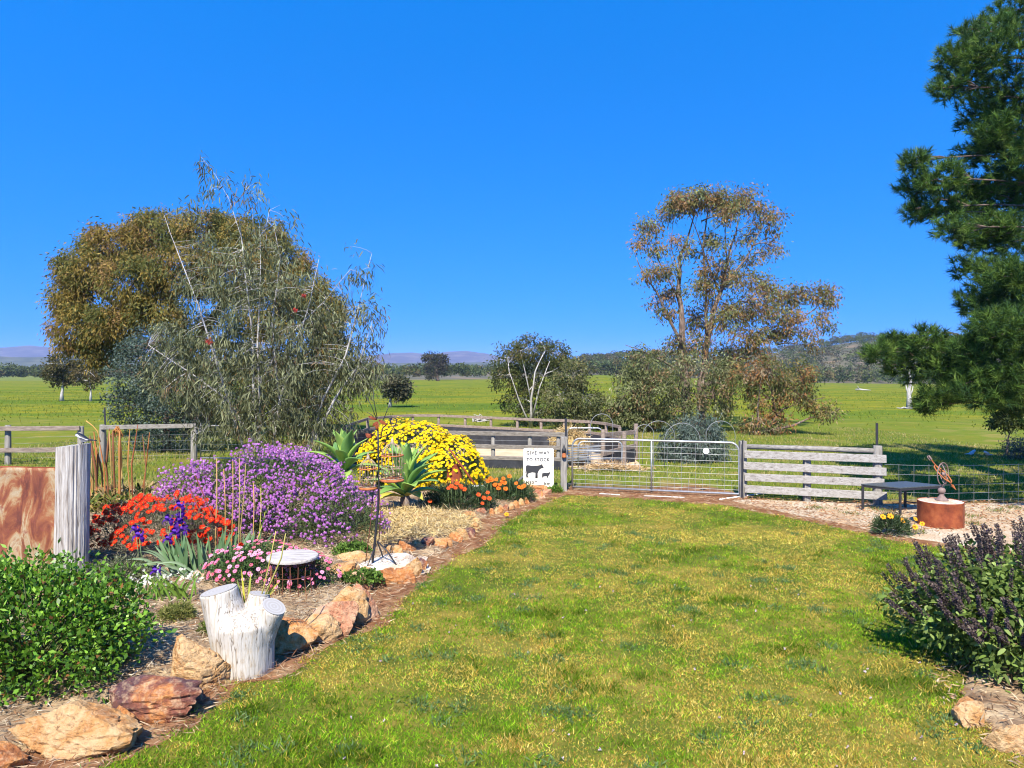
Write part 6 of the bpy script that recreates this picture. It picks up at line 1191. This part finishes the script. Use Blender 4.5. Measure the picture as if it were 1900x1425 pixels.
for x0, y0, x1, y1, c_, r in ((400, 990, 402, 850, (.30, .19, .07), .010), (418, 990, 415, 870, (.36, .20, .06), .007), (430, 1000, 432, 855, (.29, .17, .05), .008), (443, 990, 444, 850, (.30, .21, .09), .008), (446, 985, 456, 860, (.28, .19, .07), .007), (470, 985, 470, 895, (.38, .22, .06), .007), (482, 985, 484, 905, (.36, .30, .06), .006), (404, 985, 362, 882, (.14, .03, .025), .009), (382, 985, 352, 905, (.14, .035, .025), .008), (478, 1000, 492, 950, (.30, .32, .05), .008)):
    A = at(x0, y0, dd); g_ = Vector((A.x, A.y, .06)); B = at(x1, y1, dd + .2); stalk('stalk', [g_, A, A.lerp(B, .5) + Vector((.01, 0, 0)), B], r, c_, t, taper=.8)
g = gp(448, 1090); g.z = .09; t = thing('red_flower', 'single scarlet flower on a stem above the pink daisies', 'flower', g); p = at(447, 1011, g.y); stalk('stem', [g, g.lerp(p, .5) + Vector((.01, 0, 0)), p], .006, (.40, .14, .04), t)
n = 60; leaves('petals', np.repeat(np.array(p)[None], n, 0), unit(rdir(n) + np.array([0, 0, .3])), .035, .02, palette(n, [(.72, .05, .015), (.6, .03, .01)]), M['petal'], t)
# agaves
def agave(label, px, py, lst, h0=.30):
    b_ = gp(px, py); b_.z = .10; t = thing('agave', label, 'agave', b_)
    MB().tube([b_ - Vector((0, 0, .1)), b_ + Vector((0, 0, .2)), b_ + Vector((0, 0, h0 + .1))], [.08, .09, .06], 10).build('stem', M['bark_brown'], t, True)
    for az, elv, L, w, col in lst:
        A, E = math.radians(az), math.radians(elv); o_ = b_ + Vector((0, 0, h0 + .1 * E)); u_ = Vector((math.cos(A) * math.cos(E), math.sin(A) * math.cos(E), math.sin(E))); s_ = Vector((-math.sin(A), math.cos(A), 0)); nn = s_.cross(u_) * -1
        k = 9; V = []; prof = [.45, .5, .7, .92, 1.0, .95, .75, .42, .02]
        for i in range(k):
            q = i / (k - 1); c = o_ + u_ * L * q + nn * (-.0) + Vector((0, 0, -1)) * (L * .30 * q * q * max(.12, math.cos(E))) + nn * L * .05 * math.sin(math.pi * q); ww = w * prof[i]
            for j, (f_, up_) in enumerate(((-1, .20), (-.5, .05), (0, 0), (.5, .05), (1, .20))): V.append(c + s_ * ww / 2 * f_ + nn * (ww * up_ + random.uniform(-.003, .003)))
        o = MB().add(V, [(i * 5 + j, i * 5 + j + 1, (i + 1) * 5 + j + 1, (i + 1) * 5 + j) for i in range(k - 1) for j in range(4)], col).build('leaf', M['leaf_thick'], t, True); md = o.modifiers.new('s', 'SOLIDIFY'); md.thickness = .012
AC = [(.17, .30, .065), (.23, .36, .07), (.13, .25, .065), (.27, .40, .085)]
def rosette(n, L, seed, yel=3):
    r = random.Random(seed); out_ = []
    for k in range(n):
        f_ = k / n; elv = 86 - 78 * f_ ** 1.3 + r.uniform(-6, 6); out_.append((k * 137.5 + r.uniform(-12, 12), elv, L * r.uniform(.85, 1.08) * (.78 + .3 * math.sin(math.pi * min(1, f_ * 1.1))), .25 * r.uniform(.85, 1.1), (.42, .38, .06) if k >= n - yel else AC[k % 4]))
    return out_
agave('big pale green agave with broad leaves in front of the milk can', 752, 958, rosette(34, .96, 3), .20)
agave('second agave growing between mauve bush and yellow bush', 640, 938, rosette(26, .92, 8, 1), .46)
# yellow daisies
c = Vector((-1.90, 16.35, .52)); t = thing('yellow_daisy_bush', 'big dome of bright yellow daisies beside the yard fence', 'bush', (c.x, c.y, .05)); r3 = (1.28, .75, .92)
YL = [(c + Vector((-.28, 0, .02)), (1.0, .72, .92), 11), (c + Vector((.52, -.05, -.12)), (.82, .70, .70), 12), (c + Vector((-.85, -.1, -.22)), (.52, .55, .58), 14)]
for yc, yr, ysd in YL: shrub_leaves(t, yc, yr, 6500, [(.05, .10, .025), (.075, .135, .035), (.035, .07, .02)], .06, .018, 'leaf', .35, -.5, .6, s=ysd, bump_=.26)
ym = [daisy_mesh('yellow_daisy', 12, .031, .015, (.78, .56, .010), (.70, .40, .008), .15), daisy_mesh('yellow_daisy', 12, .029, .015, (.74, .49, .008), (.62, .33, .008), .2)]
PN = [dome(yc, yr, k_, -.5, .08, .26, ysd) for (yc, yr, ysd), k_ in zip(YL, (4200, 3000, 1500))]; P = np.concatenate([a_[0] for a_ in PN]); N = np.concatenate([a_[1] for a_ in PN]); ok = (P[:, 2] > .10) & (N[:, 1] < .5)
for yc, yr, ysd in YL: ok &= (((P - np.array(yc)) / np.array(yr)) ** 2).sum(1) > .62
P, N = P[ok], N[ok]
keep = rng.random(len(P)) < np.where(P[:, 2] < .75, .30 + .6 * (vnoise(P[:, 0] * 5, P[:, 2] * 5, 3) > .55), .55 + .6 * vnoise(P[:, 0] * 4, P[:, 2] * 4 + P[:, 1], 9)) ; P, N = P[keep] + N[keep] * .03, N[keep]; i_ = np.argsort(P[:, 1] + rng.normal(0, .4, len(P)))
for i in i_[:290]: put('flower', random.choice(ym), t, P[i], Vector(N[i]) + Vector((0, -.3, .35)), random.uniform(.85, 1.2))
multi('flowers', ym[0], t, P[i_[290:]], N[i_[290:]] + np.array([0, -.3, .35]), rng.uniform(.8, 1.2, len(i_) - 290))
# gazanias
def gazania(label, c, r3, nl, flowers, fcol, lcols, two=None, s=0):
    t = thing('gazania', label, 'plant', (c[0], c[1], .05)); shrub_leaves(t, c, r3, nl, lcols, .12, .013, 'leaf', .5, -.2, .8, s=s, upb=.5)
    me = daisy_mesh('gazania_flower', 12, .045, .020, fcol, (.30, .10, .02), .2, two=two)
    for p in flowers: put('flower', me, t, p, (random.uniform(-.4, .4), -.8, .6), random.uniform(.85, 1.2)); g_ = Vector((p[0], p[1] + .05, .06)); stalk('flower_stalk', [g_, Vector(p)], .004, (.12, .17, .06), t)
DG = [(.05, .085, .035), (.085, .13, .055), (.13, .18, .10), (.035, .06, .025)]
gazania('dark green gazania clump with few deep red flowers by the agave', Vector((-.95, 13.75, .12)), (.70, .42, .36), 5200, [at(x, y, 13.4) for x, y in ((848, 897), (838, 902), (845, 905), (856, 905), (862, 908), (832, 906), (798, 930), (855, 902), (905, 914), (898, 924), (888, 918), (895, 934), (908, 925))], (.72, .12, .02), DG, (.60, .06, .02), 3)
gazania('green gazania clump with bright orange flowers below the sign', Vector((-.14, 14.7, .12)), (.55, .40, .30), 4200, [at(x, y, 14.35) for x, y in ((905, 893), (912, 891), (921, 890), (931, 893), (936, 896), (928, 899), (934, 888), (920, 899), (925, 906), (918, 900), (938, 907), (968, 905), (963, 904), (972, 902), (958, 897), (945, 884), (910, 888))], (.82, .20, .02), [(.06, .11, .04), (.09, .15, .06), (.12, .18, .09), (.045, .08, .03)], (.74, .14, .02), 4)
g = gp(1666, 998); gazania('small gazania clump with yellow orange flowers beside the drum planter', Vector((g.x, g.y + .2, .08)), (.26, .2, .2), 1500, [at(x, y, g.y + .1) for x, y in ((1652, 958), (1674, 966), (1698, 963), (1711, 972), (1698, 978), (1638, 959))], (.85, .42, .02), DG, (.82, .34, .02), 7)
g = gp(940, 962); t = thing('gazania_bloom', 'single orange gazania bloom lying by the stone edging', 'flower', g + Vector((0, 0, .03))); put('flower', daisy_mesh('gazania_flower', 12, .05, .022, (.84, .34, .02), (.5, .16, .02), .1), t, g + Vector((0, 0, .07)), (0, -.6, .8)); stalk('flower_stalk', [g, g + Vector((0, 0, .07))], .005, (.12, .17, .06), t)
g = gp(1030, 915); tt = thing('herb', 'little green weed at the foot of the gate post', 'plant', g); shrub_leaves(tt, g + Vector((0, .05, .02)), (.18, .1, .14), 500, [(.12, .22, .03), (.17, .27, .05)], .06, .02, 'leaf', .6, -.1, .6)
# salvia
c = Vector((4.78, 6.62, .44)); t = thing('salvia_bush', 'large green salvia bush with dusky purple flower spikes', 'bush', (c.x, c.y, .05)); r3 = (1.28, .90, .64)
SC = [(.14, .215, .045), (.20, .29, .065), (.09, .14, .03), (.27, .36, .11)]
P2, N2 = dome(c, r3, 1700, -.75, .5, .2, 13); bp = np.repeat(P2, 9, 0) + rng.normal(0, .05, (len(P2) * 9, 3)); Nn = np.repeat(N2, 9, 0); n = len(bp); ok = bp[:, 2] > .05
leaves('foliage', bp[ok], unit(Nn * .5 + rdir(n) * .8 + np.array([0, 0, .15]))[ok], (.065 * rng.uniform(.6, 1.3, n))[ok], (.03 * rng.uniform(.7, 1.2, n))[ok], palette(n, SC)[ok], M['leaf'], t, 'blade', .4, stuff=True)
P, N = dome(c, r3, 430, -.12, .15, .2, 13); stems(t, (c.x, c.y, .05), [Vector(p) for p in P], .006, (.16, .14, .08), 120)
smeshes = []
for v_ in range(4):                                  # flower spikes
    n = 190; L = .26; z = rng.random(n) * L; A = rng.random(n) * 6.28; rad = .013 * (1 - .55 * z / L); P0 = np.stack([np.cos(A) * rad * .4, np.sin(A) * rad * .4, z], 1); P0[:, 0] += .03 * (z / L) ** 2 * (v_ - 1.5)
    V, fs, cc = leaf_arrays(P0, unit(np.stack([np.cos(A), np.sin(A), np.full(n, .35)], 1)), .02, .014, palette(n, [(.125, .095, .085), (.18, .135, .115), (.075, .055, .055), (.10, .065, .13), (.28, .22, .18)], [3, 3, 2.4, .8, 1.6]))
    o = mesh_np('flower_spike', V, fs, cc, M['petal']); smeshes.append(o.data); bpy.data.objects.remove(o)
ok = (N[:, 1] < .6) & (P[:, 2] > .2)
for p, nn in zip(P[ok][:290], N[ok][:290]): put('flower_spike', random.choice(smeshes), t, p - nn * .04, Vector(nn) * .8 + Vector((random.uniform(-.25, .25) - .15, random.uniform(-.2, .2), .75)), random.uniform(.75, 1.3))
# creeping weeds on gravel
q = np.array([gp(x, y)[:2] for x, y in ((1515, 945), (1620, 945), (1640, 950), (1580, 955), (1700, 990), (1790, 960), (1810, 975), (1850, 950), (1880, 945))]); P = np.repeat(q, 80, 0) + rng.normal(0, .10, (len(q) * 80, 2)); P = np.concatenate([P, np.full((len(P), 1), .012)], 1)
D = rdir(len(P)); D[:, 2] = np.abs(D[:, 2]) + .4; tag(leaves('gravel_weeds', P, unit(D), .07, .012, palette(len(P), [(.13, .20, .05), (.22, .22, .09), (.30, .22, .09)]), M['leaf'], None), 'sparse weeds sprouting from the pale gravel', 'weed', None, 'stuff')

# pieces that belong to a part rather than to the whole thing
for root_, kid, host in (('farm_gate', 'hinge', 'frame'), ('farm_gate', 'chain', 'frame'), ('stump_planter', 'sawn_face', 'trunk'), ('armillary_sundial', 'arrow_head', 'arrow_shaft'), ('armillary_sundial', 'arrow_fletching', 'arrow_shaft'),
                         ('milk_can', 'band', 'body'), ('drum_planter', 'seam', 'drum'), ('bell_ornament', 'hook', 'black_hood'), ('bird', 'eye', 'body'), ('hay_rake', 'tine', 'head'), ('rusty_sheet', 'rolled_edge', 'sheet'), ('plant_stand', 'bracket', 'pole')):
    for r_ in [o_ for o_ in COL.objects if o_.parent is None and o_.name.split('.')[0] == root_]:
        ch = list(r_.children); hs = [c_ for c_ in ch if c_.name.split('.')[0] == host]
        for c_ in ch:
            if hs and c_.name.split('.')[0] == kid: c_.parent = hs[0]

# ---------------------------------------------------------------- air
bm = bmesh.new(); bmesh.ops.create_cube(bm, size=1); me = bpy.data.meshes.new('haze'); bm.to_mesh(me); bm.free()
hz = link('haze', me); hz.scale = (11400, 6800, 190); hz.location = (0, 3250, 190 / 2 - 46); hz['kind'] = 'stuff'; tag(hz, 'thin blue summer haze over the far hills', 'haze')
m = bpy.data.materials.new('haze_air'); m.use_nodes = True; nt = m.node_tree
for n_ in list(nt.nodes): nt.nodes.remove(n_)
out = nt.nodes.new('ShaderNodeOutputMaterial'); pv = nt.nodes.new('ShaderNodeVolumePrincipled'); pv.inputs['Color'].default_value = (.45, .60, 1, 1); pv.inputs['Density'].default_value = .00011; pv.inputs['Anisotropy'].default_value = 0
nt.links.new(pv.outputs[0], out.inputs['Volume']); me.materials.append(m)
